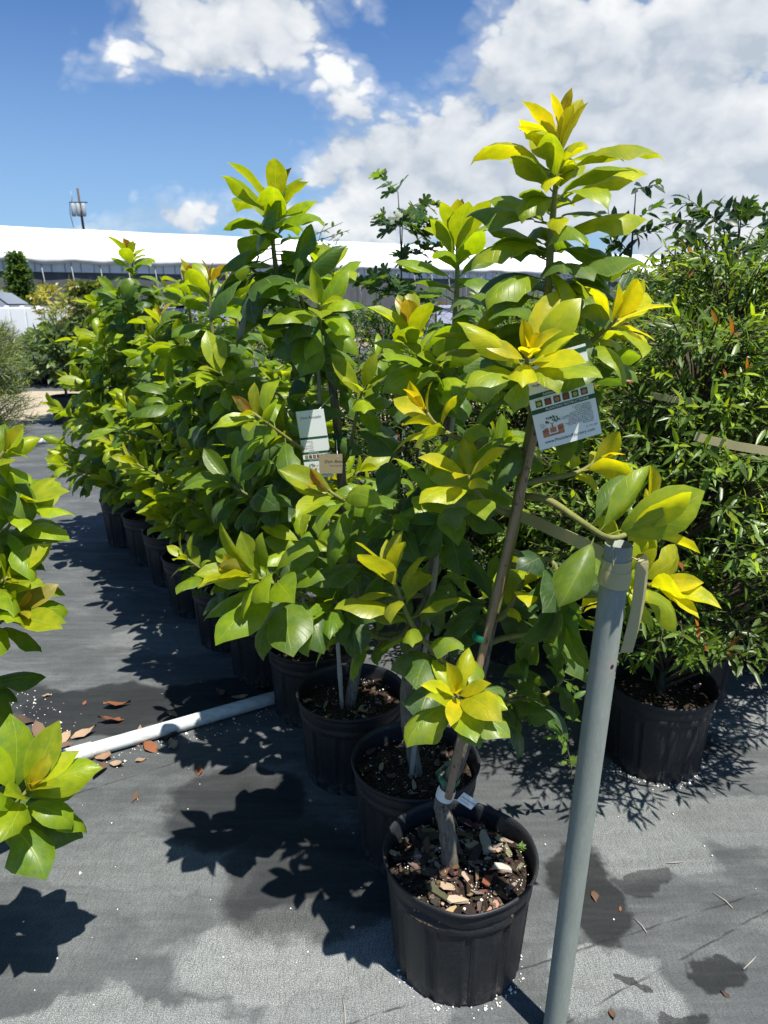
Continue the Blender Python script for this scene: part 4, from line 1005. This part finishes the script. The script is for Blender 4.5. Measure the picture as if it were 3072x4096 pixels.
# roof: a shallow curved skin, one panel for every bay
nb = 18
for i in range(nb):
    a = S0 + (S1 - S0) * i / nb; b = S0 + (S1 - S0) * (i + 1) / nb
    vs = []; cols_ = [a, a + (b - a) * .5, b]
    for si, s in enumerate(cols_):
        for j in range(7):
            t = j / 6
            vs.append(wp(s, -1.0 + 8.0 * t, 3.75 + 2.05 * math.sin(t * math.pi * .5) - (.03 if si == 1 else 0)))
    fs = [(c * 7 + j, c * 7 + j + 1, (c + 1) * 7 + j + 1, (c + 1) * 7 + j) for c in range(2) for j in range(6)]
    put('roof_sheet', mesh_of('roof_sheet', vs, fs, M_ROOF, True), sh)
# sagging canvas roll along the eave
vs = []; n = 150
for i in range(n + 1):
    s = S0 + (S1 - S0) * i / n; sag = .10 * mnoise.noise(Vector((s * .5, 0, 0))) + .07 * math.sin(s * 2.1)
    for (dp, z) in ((-1.02, 3.82), (-1.16, 3.66 + sag * .3), (-1.14, 3.48 + sag), (-1.02, 3.42 + sag)): vs.append(wp(s, dp, z))
fs = [(i * 4 + j, i * 4 + j + 1, i * 4 + 5 + j, i * 4 + 4 + j) for i in range(n) for j in range(3)]
put('eave_canvas', mesh_of('eave_canvas', vs, fs, M_CANVAS, True), sh)
vs = [wp(S0, -.9, 3.6), wp(S1, -.9, 3.6), wp(S1, -.9, 2.95), wp(S0, -.9, 2.95)]
put('valance', mesh_of('valance', vs, [(0, 1, 2, 3)], M_CANVAS), sh)
vs = [wp(S0, -.8, 3.6), wp(S1, -.8, 3.6), wp(S1, -.8, .35), wp(S0, -.8, .35)]
put('netting_wall', mesh_of('netting_wall', vs, [(0, 1, 2, 3)], M_NET), sh)
vs = [wp(S0, .2, .5), wp(S1, .2, .5), wp(S1, .2, 0), wp(S0, .2, 0)]
put('dark_footing', mesh_of('dark_footing', vs, [(0, 1, 2, 3)], M_POT), sh)
for e in (S0, S1):
    put('end_wall', mesh_of('end_wall', [wp(e, -.8, 0), wp(e, 7, 0), wp(e, 7, 5.6), wp(e, -.8, 3.7)], [(0, 1, 2, 3)], M_NET), sh)
put('rear_roof', mesh_of('rear_roof', [wp(S0, 7, 5.8), wp(S1, 7, 5.8), wp(S1, 15, 3.7), wp(S0, 15, 3.7)], [(0, 1, 2, 3)], M_ROOF), sh)
s = S0 + .6
while s < 60:
    mb = MB(); mb.tube([wp(s, -1.0, 3.5), wp(s + .25, -1.25, .0)], .024, 6); put('prop_post', mb.mesh('prop_post', M_STEEL, True), sh)
    for q in (.35, .8):
        mb = MB(); mb.box(wp(s + q * 1.5, -.93, 3.25), (.03, .03, .6), None); put('batten', mb.mesh('batten', M_STEEL), sh)
    s += 1.5

# utility pole with transformer
up = Vector((ray(376, 1198).x / ray(376, 1198).y * 85, 85, 0))
ut = empty('utility_pole', up, 'wooden utility pole with transformer behind the white roof', 'utility pole')
M_WOODP = simple('pole_timber', (.09, .07, .05), .85, .2, .3, 3); M_TRANS = simple('transformer_grey', (.34, .37, .38), .5, .4, .1, 3)
mb = MB(); mb.tube([up, up + Vector((-.15, 0, 6)), up + Vector((-.45, 0, 13.2))], [.2, .17, .12], 8); put('pole', mb.mesh('pole', M_WOODP, True), ut)
for dx in (-.75, -.2, .38):
    mb = MB(); c = up + Vector((dx - .3, -.3, 10.3)); mb.tube([c, c + UP * .1, c + UP * 1.2, c + UP * 1.35], [.15, .24, .24, .14], 10); put('transformer', mb.mesh('transformer', M_TRANS, True), ut)
mb = MB(); mb.box(up + Vector((-.45, -.2, 11.75)), (2.0, .12, .12)); put('crossarm', mb.mesh('crossarm', M_WOODP), ut)
mb = MB(); mb.tube([up + Vector((-1.2, -.2, 11.7)), up + Vector((-1.05, -.2, 12.3)), up + Vector((-1.2, -.2, 12.9))], .04, 5); put('arrester', mb.mesh('arrester', M_TRANS, True), ut)
mb = MB(); mb.tube([up + Vector((-1.4, -.2, 11.8)), up + Vector((-1.5, -.2, 10.6)), up + Vector((-1.3, -.2, 9.2))], .035, 5); put('drop_wire', mb.mesh('drop_wire', M_INK, True), ut)

# white tanks in a row
M_TANK = simple('white_tank_plastic', (.72, .75, .77), .45, .4, .04, 2)
M_LAV = simple('pale_lavender_plastic', (.58, .56, .72), .5, .4, .05, 2)
def tank_mesh(nm, mat, w=.64, d=.9, h=1.22):
    me = bpy.data.meshes.new(nm); bm = bmesh.new(); bmesh.ops.create_cube(bm, size=1)
    for v in bm.verts: v.co = Vector((v.co.x * w, v.co.y * d, (v.co.z + .5) * h))
    bmesh.ops.bevel(bm, geom=list(bm.edges), offset=.05, segments=2, affect='EDGES'); bm.to_mesh(me); bm.free(); me.materials.append(mat); return me
TK, LV = tank_mesh('tank', M_TANK), tank_mesh('bin', M_LAV, .8, .8, 1.3)
def cap_mesh(mat):
    mb = MB(); mb.tube([(0, 0, 0), (0, 0, .06)], [.1, .09], 10); return mb.mesh('cap', mat, True)
CAPM = cap_mesh(M_TANK)
for k in range(6):
    u = -35 + 62 * k; d = ray(u, 1240); p = Vector((d.x / d.y * 31, 31, 0))
    r_ = empty('white_tank', p, 'white upright plastic tank in the row before the parked car', 'tank', 'white tanks in a row')
    put('body', TK, r_, None, Matrix.Translation(p)); put('cap', CAPM, r_, None, Matrix.Translation(p + Vector((0, 0, 1.215))))
for k, u in enumerate((700, 775, 850, 1690, 1760, 1990, 2070, 2330)):
    d = ray(u, 1215); p = Vector((d.x / d.y * 22, 22, 0))
    r_ = empty('lavender_bin', p, 'pale lavender plastic bin standing beyond the rows', 'bin', 'lavender bins beyond the rows')
    put('body', LV, r_, None, Matrix.Translation(p))
    mb = MB(); mb.box(p + Vector((0, 0, 1.33)), (.86, .86, .07)); put('lid', mb.mesh('lid', M_LAV), r_)
# timber rail beyond the tanks
d0_ = ray(40, 1226); d1_ = ray(330, 1226)
a = Vector((d0_.x / d0_.y * 35, 35, 0)); b = Vector((d1_.x / d1_.y * 35, 35, 0))
rl = empty('timber_rail', a, 'low pale timber rail with posts behind the white tanks', 'rail'); M_TIM = simple('pale_timber', (.38, .33, .24), .85, .2, .2, 3)
mb = MB(); mb.box((a + b) * .5 + Vector((0, 0, 1.15)), ((b - a).length, .08, .16)); put('top_rail', mb.mesh('top_rail', M_TIM), rl)
for k in range(5):
    mb = MB(); mb.box(a.lerp(b, k / 4) + Vector((0, .1, .6)), (.1, .1, 1.2)); put('post', mb.mesh('post', M_TIM), rl)

# parked car at the left edge
M_CARP = simple('silver_paint', (.42, .43, .46), .28, .6, .03, 1, .6); M_GLASS = simple('car_glass', (.16, .19, .23), .08, .6, .05, 1); M_RED = simple('red_lens', (.5, .03, .02), .2, .5, .1, 5); M_TYRE = simple('tyre_rubber', (.02, .02, .02), .8, .2, .1, 10)
d = ray(98, 1200); cx = d.x / d.y * 32.6
car = empty('parked_car', (cx - 1.9, 32.6, 0), 'silver car parked behind the white tanks', 'car')
prof = [(-2.25, .35), (-2.3, .75), (-2.2, 1.0), (-1.95, 1.45), (-1.4, 1.68), (.2, 1.68), (.75, 1.55), (1.35, 1.12), (2.05, .98), (2.3, .75), (2.3, .35)]
def car_shell(pts, y0, y1, inset=.0):
    vs = []; n = len(pts)
    for (yy, k) in ((y0, 1), (y1, 1)):
        for (x, z) in pts:
            tuck = .16 * max(0, z - 1.0) / .7
            vs.append((x, yy + (tuck if yy == y0 else -tuck), z))
    fs = [tuple(range(n)), tuple(range(2 * n - 1, n - 1, -1))] + [(i, n + i, n + (i + 1) % n, (i + 1) % n) for i in range(n)]
    return vs, fs
cm = Matrix.Translation((cx - 1.9, 32.6, 0)) @ Matrix.Scale(1.16, 4)
vs, fs = car_shell(prof, -.9, .9); put('body', mesh_of('body', vs, fs, M_CARP), car, None, cm)
for nm, pts in (('side_window', [(-1.85, 1.05), (-1.6, 1.48), (-1.15, 1.58), (-1.1, 1.05)]), ('side_window', [(-1.02, 1.05), (-1.02, 1.58), (-.1, 1.6), (-.1, 1.05)]), ('side_window', [(0, 1.05), (0, 1.6), (.35, 1.57), (1.0, 1.12), (1.0, 1.05)])):
    vs = [(x, -.905 + .16 * max(0, z - 1.0) / .7 - .01, z) for x, z in pts]; put(nm, mesh_of(nm, vs, [tuple(range(len(vs)))], M_GLASS), car, None, cm)
vs = [(.80, -.7, 1.545), (1.38, -.8, 1.14), (1.38, .8, 1.14), (.80, .7, 1.545)]; put('windscreen', mesh_of('windscreen', [(x + .02, y, z + .02) for x, y, z in vs], [(0, 1, 2, 3)], M_GLASS), car, None, cm)
mb = MB(); mb.box((2.29, -.7, .85), (.08, .3, .16)); put('marker_light', mb.mesh('marker_light', M_RED), car, None, cm)
for x in (-1.4, 1.45):
    for y in (-.8, .8):
        mb = MB(); mb.tube([(x, y - .11, .33), (x, y + .11, .33)], .33, 18); w_ = put('wheel', mb.mesh('wheel', M_TYRE, True), car, None, cm)
        mb = MB(); mb.tube([(x, y - .118, .33), (x, y + .118, .33)], .2, 14); put('rim', mb.mesh('rim', M_STEEL, True), w_, None, cm)

# ------------------------------------------------------------------ galvanised post and webbing
pb = Vector((.372, 1.165, 0)); ptp = aty(2476, 2175, 1.155)
post = empty('galvanised_post', pb, 'grey galvanised steel post standing beside the front pot', 'post')
ax = (ptp - pb).normalized(); pr = .0238
q = ax.to_track_quat('Z', 'Y').to_matrix().to_4x4()
PMW = Matrix.Translation(pb) @ q; plen = (ptp - pb).length
mb = MB(); n = 40; vs = []; fs = []
zs = [-.02, .1, .3, .5, .7, .9, plen - .002, plen]
for z in zs:
    for i in range(n): a_ = 2 * math.pi * i / n; vs.append((pr * math.cos(a_), pr * math.sin(a_), z))
for z in (plen, plen - .12):
    for i in range(n): a_ = 2 * math.pi * i / n; vs.append(((pr - .002) * math.cos(a_), (pr - .002) * math.sin(a_), z))
for j in range(len(zs) + 1):
    for i in range(n): fs.append((j * n + i, j * n + (i + 1) % n, (j + 1) * n + (i + 1) % n, (j + 1) * n + i))
put('pipe', mesh_of('pipe', vs, fs, M_GALV, True), post, None, PMW)
def on_post(z, phi, r=pr): return PMW @ Vector((r * math.cos(phi), r * math.sin(phi), z))
for (phi, z, rr) in ((-1.75, plen - .235, .0045), (-2.45, plen - .225, .0035), (-.55, plen - .236, .0035)):
    c = on_post(z, phi, pr + .0004); nrm = (c - PMW @ Vector((0, 0, z))).normalized(); t_ = nrm.cross(ax).normalized()
    vs = [c + (t_ * math.cos(k * .5236) + ax * 1.25 * math.sin(k * .5236)) * rr for k in range(12)]
    put('bolt_hole', mesh_of('bolt_hole', vs, [tuple(range(12))], M_INK), post)
def ribbon(name, pts, width, wdir, parent, thick=.0012, n=6):
    poly = smooth_poly(pts, n); vs = []; uv = []; acc = 0
    for i, p in enumerate(poly):
        if i: acc += (p - poly[i - 1]).length
        t = (poly[min(i + 1, len(poly) - 1)] - poly[max(i - 1, 0)]).normalized()
        w = wdir(i / (len(poly) - 1)) if callable(wdir) else Vector(wdir); w = (w - t * w.dot(t)).normalized(); nn = t.cross(w)
        for (a_, b_) in ((-.5, .5), (.5, .5), (.5, -.5), (-.5, -.5)): vs.append(p + w * width * a_ + nn * thick * b_); uv.append((a_ + .5, acc / .25))
    m = len(poly); fs = [(i * 4 + k, i * 4 + (k + 1) % 4, i * 4 + 4 + (k + 1) % 4, i * 4 + 4 + k) for i in range(m - 1) for k in range(4)] + [(3, 2, 1, 0), (m * 4 - 4, m * 4 - 3, m * 4 - 2, m * 4 - 1)]
    return put(name, mesh_of(name, vs, fs, M_WEB, False, uv), parent)
strap = empty('webbing_strap', on_post(plen - .06, -1.57, pr + .002), 'cream webbing strap knotted round the top of the post, its tail hanging', 'strap')
for (zc, h_, ex) in ((plen - .038, .022, .0022), (plen - .060, .030, .0042)):
    vs = []; uv = []; m_ = 48
    for i in range(m_ + 1):
        a_ = 2 * math.pi * i / m_; wob = .0015 * math.sin(a_ * 2 + zc * 90)
        for (zz, e2) in ((zc - h_ / 2 + wob, ex * .8), (zc, ex), (zc + h_ / 2 + wob, ex * .7)):
            vs.append(on_post(zz, a_, pr + e2)); uv.append(((zz - zc) / h_ + .5, i / m_ * .6))
    fs = [(i * 3 + j, i * 3 + 3 + j, i * 3 + 4 + j, i * 3 + 1 + j) for i in range(m_) for j in range(2)]
    put('wrap', mesh_of('wrap', vs, fs, M_WEB, True, uv), strap)
tl = [on_post(plen - .04, -.3, pr + .004), aty(2560, 2235, 1.165), aty(2562, 2330, 1.172), aty(2545, 2450, 1.18), aty(2505, 2610, 1.185)]
ribbon('tail', tl, .026, lambda f: Vector((1, .25, 0)), strap)
ribbon('tether', [on_post(plen - .022, 2.9, pr + .002), aty(2330, 2175, 1.24), aty(2210, 2120, 1.34), aty(2110, 2075, 1.45), aty(1900, 2000, 1.75)], .026, UP, strap)
sb = empty('webbing_strap', aty(2830, 1770, 2.2), 'cream webbing strap stretched through the right-hand shrubs', 'strap')
ribbon('strap_run', [aty(2780, 1745, 1.80), aty(2900, 1775, 1.78), aty(3010, 1795, 1.76), aty(3200, 1825, 1.74)], .022, UP, sb)
sb = empty('webbing_strap', aty(2650, 1590, 2.2), 'short stretch of webbing strap behind the tree tag', 'strap')
ribbon('strap_run', [aty(2600, 1580, 2.0), aty(2700, 1598, 1.95), aty(2790, 1606, 1.95)], .018, UP, sb)

# ------------------------------------------------------------------ hanging tags with print
def text(body, size, M, mat, parent, align='LEFT', shear=0.0, sx=1.0):
    c = bpy.data.curves.new('print', 'FONT'); c.body = body; c.size = size; c.align_x = align; c.shear = shear; c.resolution_u = 2
    c.materials.append(mat)
    tmp = bpy.data.objects.new('tmp', c); COL.objects.link(tmp)
    me = bpy.data.meshes.new_from_object(tmp); bpy.data.objects.remove(tmp); bpy.data.curves.remove(c)
    if not me.materials: me.materials.append(mat)
    o = bpy.data.objects.new('printed_text', me); COL.objects.link(o); o.parent = parent
    o.matrix_basis = root_matrix(parent).inverted() @ M @ Matrix.Diagonal((sx, 1, 1, 1)); return o
def frame(o, xdir, ydir):
    x = Vector(xdir).normalized(); y = Vector(ydir); y = (y - x * y.dot(x)).normalized(); z = x.cross(y)
    return Matrix(((x.x, y.x, z.x, o[0]), (x.y, y.y, z.y, o[1]), (x.z, y.z, z.z, o[2]), (0, 0, 0, 1)))
def card(root, name, w, h, M, mat, bow=.004, z=0.0, outline=None):
    if outline is None: outline = [(0, 0), (w, 0), (w, h), (0, h)]
    vs = [(x, y, z) for x, y in outline] + [(x, y, z - .0006) for x, y in outline]; n = len(outline)
    fs = [tuple(range(n)), tuple(range(2 * n - 1, n - 1, -1))] + [(i, n + i, n + (i + 1) % n, (i + 1) % n) for i in range(n)]
    return put(name, mesh_of(name, vs, fs, mat), root, None, M)
def flat(root, name, poly, M, mat, z=.0004):
    return put(name, mesh_of(name, [(x, y, z) for x, y in poly], [tuple(range(len(poly)))], mat), root, None, M)
def rect(x, y, w, h): return [(x, y), (x + w, y), (x + w, y + h), (x, y + h)]
def T(M, x, y, z=.0006): return M @ Matrix.Translation((x, y, z))
def big_tag(o, xdir, ydir, label, W_, H_, cat='tag'):
    """planting-instruction card: origin at lower left; all print laid on its face"""
    M = frame(o, xdir, ydir); root = empty('care_tag', o, label, cat)
    card(root, 'card', W_, H_, M, M_CARD, outline=[(0, 0), (W_, 0), (W_, H_), (0, H_), (0, H_ * .30), (-.0, H_ * .2)])
    k = W_ / .118
    text('www.PineIslandNursery.com', .0088 * k, T(M, .012 * k, .010 * k), M_INK, root, sx=.92)
    text('PI_STR_080', .0042 * k, T(M, .092 * k, .020 * k), M_INK, root)
    # soil diagram
    flat(root, 'soil_print', [(.012 * k, .022 * k), (.052 * k, .022 * k), (.052 * k, .040 * k), (.044 * k, .040 * k), (.040 * k, .038 * k), (.024 * k, .038 * k), (.020 * k, .040 * k), (.012 * k, .036 * k)], M, M_INKBR)
    flat(root, 'hole_print', rect(.0235 * k, .026 * k, .017 * k, .0125 * k), M, M_CARD, .0007)
    flat(root, 'rootball_print', rect(.026 * k, .028 * k, .012 * k, .0095 * k), M, M_INKBR, .0009)
    for p in ([(.0305, .0375), (.0335, .0375), (.0328, .046), (.0312, .046)], [(.0315, .044), (.0325, .044), (.026, .050), (.0255, .0495)], [(.0315, .044), (.0325, .044), (.039, .050), (.0385, .0505)]):
        flat(root, 'trunk_print', [(x * k, y * k) for x, y in p], M, M_INKBR, .0008)
    rr_ = random.Random(8)
    for q in range(38):
        a_ = rr_.uniform(0, math.pi); rad_ = math.sqrt(rr_.uniform(.05, 1)); x = .032 + .0145 * rad_ * math.cos(a_); y = .0475 + .012 * rad_ * math.sin(a_); s_ = .0021
        flat(root, 'leaf_print', [((x - s_ * .5) * k, y * k), (x * k, (y - s_) * k), ((x + s_ * .6) * k, y * k), (x * k, (y + s_) * k)], M, M_INKG, .0008 + q * 1e-6)
    for i, t_ in enumerate(('or similar fertilizer.', 'Once established,', 'level tablespoon', 'per foot of tree height', 'in November and December.', 'On mature fruiting trees', 'scatter one fourth cup of', 'fertilizer per foot of tree', 'height immediately after fruit', 'is picked and monthly until', 'November.')):
        text(t_, .0045 * k, T(M, .1085 * k, (.064 - .0035 * i) * k), M_INK, root, 'RIGHT')
    for (x, y, t_) in ((.010, .047, 'Mulch'), (.010, .044, 'to keep'), (.010, .041, 'moist'), (.046, .050, 'Soil mound'), (.046, .047, 'for irrigation'), (.0135, .034, 'Plant at'), (.0135, .031, 'soil level'), (.042, .034, 'Dig hole'), (.042, .031, 'wider'), (.028, .0235, 'Loosen soil')):
        text(t_, .0032 * k, T(M, x * k, y * k, .0011), M_INK, root)
    flat(root, 'green_band', rect(0, .070 * k, W_, .0085 * k), M, M_INKG)
    text('PLANTING INSTRUCTIONS', .0066 * k, T(M, .026 * k, .0722 * k, .0009), M_INKW, root)
    for i, mt in enumerate((M_INKY, M_INKR, M_INKBR, M_INKR, M_INKY, M_INKBR)):
        x = .010 + .0168 * i
        flat(root, 'photo_print', rect(x * k, .0815 * k, .0125 * k, .0125 * k), M, M_INKG)
        cx_, cy_ = (x + .0062) * k, .0875 * k
        flat(root, 'fruit_print', [(cx_ + .0046 * k * math.cos(a * .628), cy_ + .0042 * k * math.sin(a * .628)) for a in range(10)], M, mt, .0008)
        text(('Carambola', 'Dragon Fruit', 'Guava', 'Lychee', 'Mango', 'Sapote')[i], .0026 * k, T(M, x * k, .0952 * k), M_INK, root)
    flat(root, 'green_band', rect(0, .099 * k, W_, .0085 * k), M, M_INKG)
    text('Additional Tastes', .0066 * k, T(M, .026 * k, .1012 * k, .0009), M_INKW, root)
    for i, t_ in enumerate(('Spacing', 'Height x Width', 'Growth Rate', 'Soil', 'Hardiness')):
        text(t_, .0066 * k, T(M, .052 * k, (.112 + .0088 * i) * k), M_INK, root, 'RIGHT')
    flat(root, 'green_band', rect(0, .158 * k, W_, .0085 * k), M, M_INKG)
    return root, M, k
# tag on the front tree: lower left pixel (2160,1803), lower right (2408,1733)
yt = 1.26
a = aty(2160, 1803, yt); b = aty(2408, 1733, yt + .0); up_ = aty(2105, 1520, yt - .01) - a
Wt = (b - a).length
tg, TM, tk = big_tag(a, b - a, up_, 'white planting-instruction card hanging from the front tree below a yellow shoot', Wt, Wt * 1.45)
mb = MB(); mb.tube([T(TM, Wt * .3, Wt * 1.42) .translation, aty(2160, 1480, 1.33)], .0012, 5); put('string', mb.mesh('string', M_INK, True), tg)
# tall narrow card and kraft label on the leaning tree
yt = 1.93
a = aty(1226, 1915, yt); b = aty(1335, 1905, yt - .02)
tg2, TM2, tk2 = big_tag(a, b - a, aty(1256, 1650, yt) - a, 'tall white care card hanging in the second row of foliage behind a bare twig', (b - a).length, (aty(1256, 1650, yt) - a).length)
text('Doni Avocado', .0105, T(TM2, (b - a).length * .5, .165), M_INK, tg2, 'CENTER', .2)
mb = MB(); mb.tube([T(TM2, (b - a).length * .8, (aty(1256, 1650, yt) - a).length - .004).translation, aty(1330, 1580, 2.02)], .0012, 5); put('string', mb.mesh('string', M_CARD, True), tg2)
yk = 1.86
a = aty(1279, 1895, yk); b = aty(1372, 1893, yk); K = frame(a, b - a, aty(1279, 1818, yk) - a)
kt = empty('kraft_tag', a, 'small brown name tag with dark script beside the tall white care card', 'tag')
card(kt, 'card', (b - a).length, (aty(1279, 1818, yk) - a).length, K, M_KRAFT)
text('Doni Avocado', .0115, T(K, .0135, .030), M_INK, kt, 'LEFT', .25); text('Persea americana', .005, T(K, .028, .0205), M_INK, kt)
mb = MB(); mb.tube([T(K, .05, .046).translation, aty(1345, 1760, yk + .05)], .001, 5); put('string', mb.mesh('string', M_CARD, True), kt)
# name slip at the graft
yg = 1.335
a = aty(1826, 3202, yg); b = aty(1884, 3239, yg); tl_ = aty(1843, 3164, yg)
G_ = frame(a, b - a, tl_ - a); nl = empty('name_slip', a, 'small white name slip sticking out from the graft of the front tree', 'tag')
w_ = (b - a).length; h_ = (tl_ - a).length
card(nl, 'slip', w_, h_, G_, M_CARD)
text('Doni Avocado', w_ * .158, T(G_, w_ * .06, h_ * .52), M_INK, nl, 'LEFT', .25); text('Persea americana', w_ * .085, T(G_, w_ * .10, h_ * .26), M_INK, nl)

# ------------------------------------------------------------------ irrigation pipes, litter
def pvc(a, b, r, label, sleeve=True, group='white irrigation pipes'):
    a = Vector(a); b = Vector(b); root = empty('irrigation_pipe', a, label, 'pipe', group)
    mb = MB(); mb.tube([a, a.lerp(b, .3), a.lerp(b, .7), b], r, 20); put('pipe', mb.mesh('pipe', M_PVC, True), root)
    if sleeve:
        c = a.lerp(b, sleeve); d_ = (b - a).normalized(); mb = MB(); mb.tube([c - d_ * .05, c + d_ * .05], r * 1.16, 20); put('coupling', mb.mesh('coupling', M_PVC, True), root)
    return root
pa = atz(-420, 3225, .028); pbb = atz(1290, 2735, .028)
pvc(pa, pbb, .0255, 'white irrigation pipe lying across the dark mat in the aisle', .36)
pvc(atz(-250, 1780, .03), atz(205, 1763, .03), .032, 'far white irrigation pipe on the mat before the gravel', .97)
pvc(atz(2880, 2230, .03), atz(3400, 2190, .03), .028, 'white irrigation pipe lying beyond the right-hand shrubs', False)

def dry_leaf_mesh(seed):
    r = random.Random(seed); vs = []; fs = []; ts = [0, .2, .45, .7, 1]; ws = [.02, .35, .45, .3, 0]; curl = r.uniform(.25, .9); bend = r.uniform(-.6, .6)
    for t, w in zip(ts, ws):
        for c in (-1, -.4, .4, 1):
            x = c * w * .55 * r.uniform(.7, 1.25); vs.append((x, t - .5, .35 * curl * x * x * 6 * w + bend * (t - .5) ** 2 * .8 + r.uniform(-.07, .07)))
    for i in range(4):
        for j in range(3): fs.append((i * 4 + j, i * 4 + j + 1, i * 4 + j + 5, i * 4 + j + 4))
    return mesh_of('dry_leaf', vs, fs, M_DRYLEAF, True)
DRY = [dry_leaf_mesh(s) for s in range(8)]
DC = [(.21, .085, .04), (.24, .14, .085), (.30, .20, .13), (.12, .07, .045), (.17, .115, .085), (.38, .28, .19), (.07, .048, .038)]
lr = random.Random(77)
spots = [(470, 2830, .075, 0), (445, 2890, .07, 0), (600, 2995, .06, 0), (560, 2960, .07, 2), (395, 3095, .07, 3), (320, 3090, .06, 4), (410, 3035, .06, 2), (470, 3065, .05, 5), (160, 2935, .08, 4), (180, 2985, .07, 2), (340, 2945, .07, 5), (230, 3000, .08, 4), (300, 3030, .07, 3),
         (670, 2955, .06, 6), (690, 2990, .05, 5), (800, 3088, .035, 0), (185, 2785, .03, 5), (340, 2815, .02, 0), (120, 3010, .07, 2), (60, 2960, .08, 4), (30, 3010, .08, 5), (90, 2900, .07, 6), (690, 2860, .04, 2), (880, 2780, .05, 6), (960, 2800, .05, 2), (1050, 2760, .06, 4), (870, 2870, .04, 3), (540, 3195, .03, 3), (2380, 3590, .028, 3), (2480, 3640, .012, 0), (2260, 3760, .018, 3), (2450, 4065, .020, 3), (2900, 3980, .018, 6), (3020, 2690, .05, 2), (565, 3045, .03, 2), (20, 3040, .07, 2), (260, 2960, .06, 5), (140, 3060, .05, 6)]
for (u, v, s, ci) in spots:
    p = atz(u, v, 0) + Vector((0, 0, .014 * s / .06)); s *= 1.35
    M = Matrix.Translation(p) @ Matrix.Rotation(lr.uniform(0, 6.28), 4, 'Z') @ Matrix.Rotation(lr.uniform(-.35, .35), 4, 'X') @ Matrix.Rotation(lr.uniform(-.3, .3), 4, 'Y') @ Matrix.Diagonal((s, s, s, 1))
    o = put('fallen_leaf', lr.choice(DRY), None, None, M, (*DC[ci], 1))
    lab = 'curled %s fallen leaf lying by the white pipe on the mat' % ('rust-red', 'reddish brown', 'light brown', 'dark brown', 'grey-brown', 'tan', 'blackish')[ci] if u < 1200 else 'small dry leaf fragment on the mat right of the front pot'
    tag(o, lab, 'fallen leaf', 'fallen leaves by the pipe' if u < 1200 else 'leaf bits right of the front pot')
pts = []
for _ in range(430):
    if lr.random() < .45:
        t = lr.uniform(0, 1); c = pa.lerp(pbb, t); q = c + Vector((lr.gauss(.02, .05), -.055 + lr.gauss(0, .022), 0)); 
    elif lr.random() < .35:
        q = atz(lr.uniform(0, 260), lr.uniform(2760, 3000)) + Vector((lr.gauss(0, .04), 0, 0))
    elif lr.random() < .45:
        a_ = lr.uniform(-2.9, -.1); q = Vector((.18 + .160 * math.cos(a_) + lr.gauss(0, .008), 1.38 + .160 * math.sin(a_) + lr.gauss(0, .008), 0))
    else: q = atz(lr.uniform(0, 3072), lr.uniform(2300, 4090))
    q.z = .002; pts.append(q)
for _ in range(90):
    a_ = lr.uniform(-2.9, -.1); pts.append(Vector((.95 + .162 * math.cos(a_) + lr.gauss(0, .01), 2.16 + .162 * math.sin(a_) + lr.gauss(0, .01), .002)))
o = put('perlite_scatter', perlite_mesh('perlite_scatter', pts, .0016, .0040, lr, M_PERL)); tag(o, 'white perlite crumbs scattered over the dark mat', 'perlite', None, 'stuff')
for (u, v, l) in ((1375, 4045, .07), (2560, 3700, .05), (2890, 3600, .06), (2700, 3450, .05), (550, 3190, .03), (3000, 3850, .06)):
    c = atz(u, v, .003); a_ = lr.uniform(0, 3.1); d_ = Vector((math.cos(a_), math.sin(a_), 0)) * l * .5
    mb = MB(); mb.tube([c - d_, c + Vector((lr.uniform(-.006, .006), lr.uniform(-.006, .006), .002)), c + d_], [.0012, .0014, .0008], 5)
    o = put('twig', mb.mesh('twig', M_GREYCANE, True)); tag(o, 'thin dry twig lying on the mat', 'twig', 'dry twigs on the mat')

# weeds: a sprig by the post and seedlings in the pots
def weed(u, v, y, path, leaf, label, seed, name='weed_sprig'):
    r = random.Random(seed); pts_ = [aty(*q) for q in path]; root = empty(name, pts_[0], label, 'weed')
    poly = smooth_poly(pts_, 5); mb = MB(); mb.tube(poly, [.0022 - .0014 * i / (len(poly) - 1) for i in range(len(poly))], 5); put('stem', mb.mesh('stem', M_STEM, True), root)
    for i in range(18):
        p, t = along(poly, .12 + .88 * i / 17); az = i * 2.4; s1 = t.orthogonal().normalized(); s2 = t.cross(s1)
        d = (s1 * math.cos(az) + s2 * math.sin(az)) * .9 + t * .5 + Vector((0, -.3, 0)); n = UP + Vector((r.uniform(-.4, .4), -.5, 0))
        d.normalize(); n = (n - d * n.dot(d)).normalized(); x = d.cross(n); s = leaf * r.uniform(.7, 1.2)
        put('leaf', TPL['wide'][0][0], root, None, Matrix(((x.x * s * .8, d.x * s, n.x * s, p.x), (x.y * s * .8, d.y * s, n.y * s, p.y), (x.z * s * .8, d.z * s, n.z * s, p.z), (0, 0, 0, 1))), (.10 * r.uniform(.8, 1.2), .19, .03, 0))
weed(0, 0, 0, [(2290, 3110, 1.84), (2270, 3000, 1.80), (2225, 2940, 1.78), (2260, 2870, 1.76), (2300, 2760, 1.74), (2250, 2720, 1.72)], .040, 'bright small-leaved weed sprig growing beside the galvanised post', 5)
weed(0, 0, 0, [(2082, 3398, 1.40), (2084, 3392, 1.40), (2086, 3385, 1.40)], .014, 'tiny seedling growing in the bark of the front pot', 8)
weed(0, 0, 0, [(760, 2330, 3.0), (745, 2280, 2.92), (770, 2240, 2.90), (745, 2200, 2.88)], .055, 'weed seedling sprouting from a pot in the avocado row', 6)
weed(0, 0, 0, [(820, 2380, 2.8), (790, 2330, 2.72), (800, 2290, 2.70)], .05, 'second weed seedling sprouting lower in the avocado row', 7)
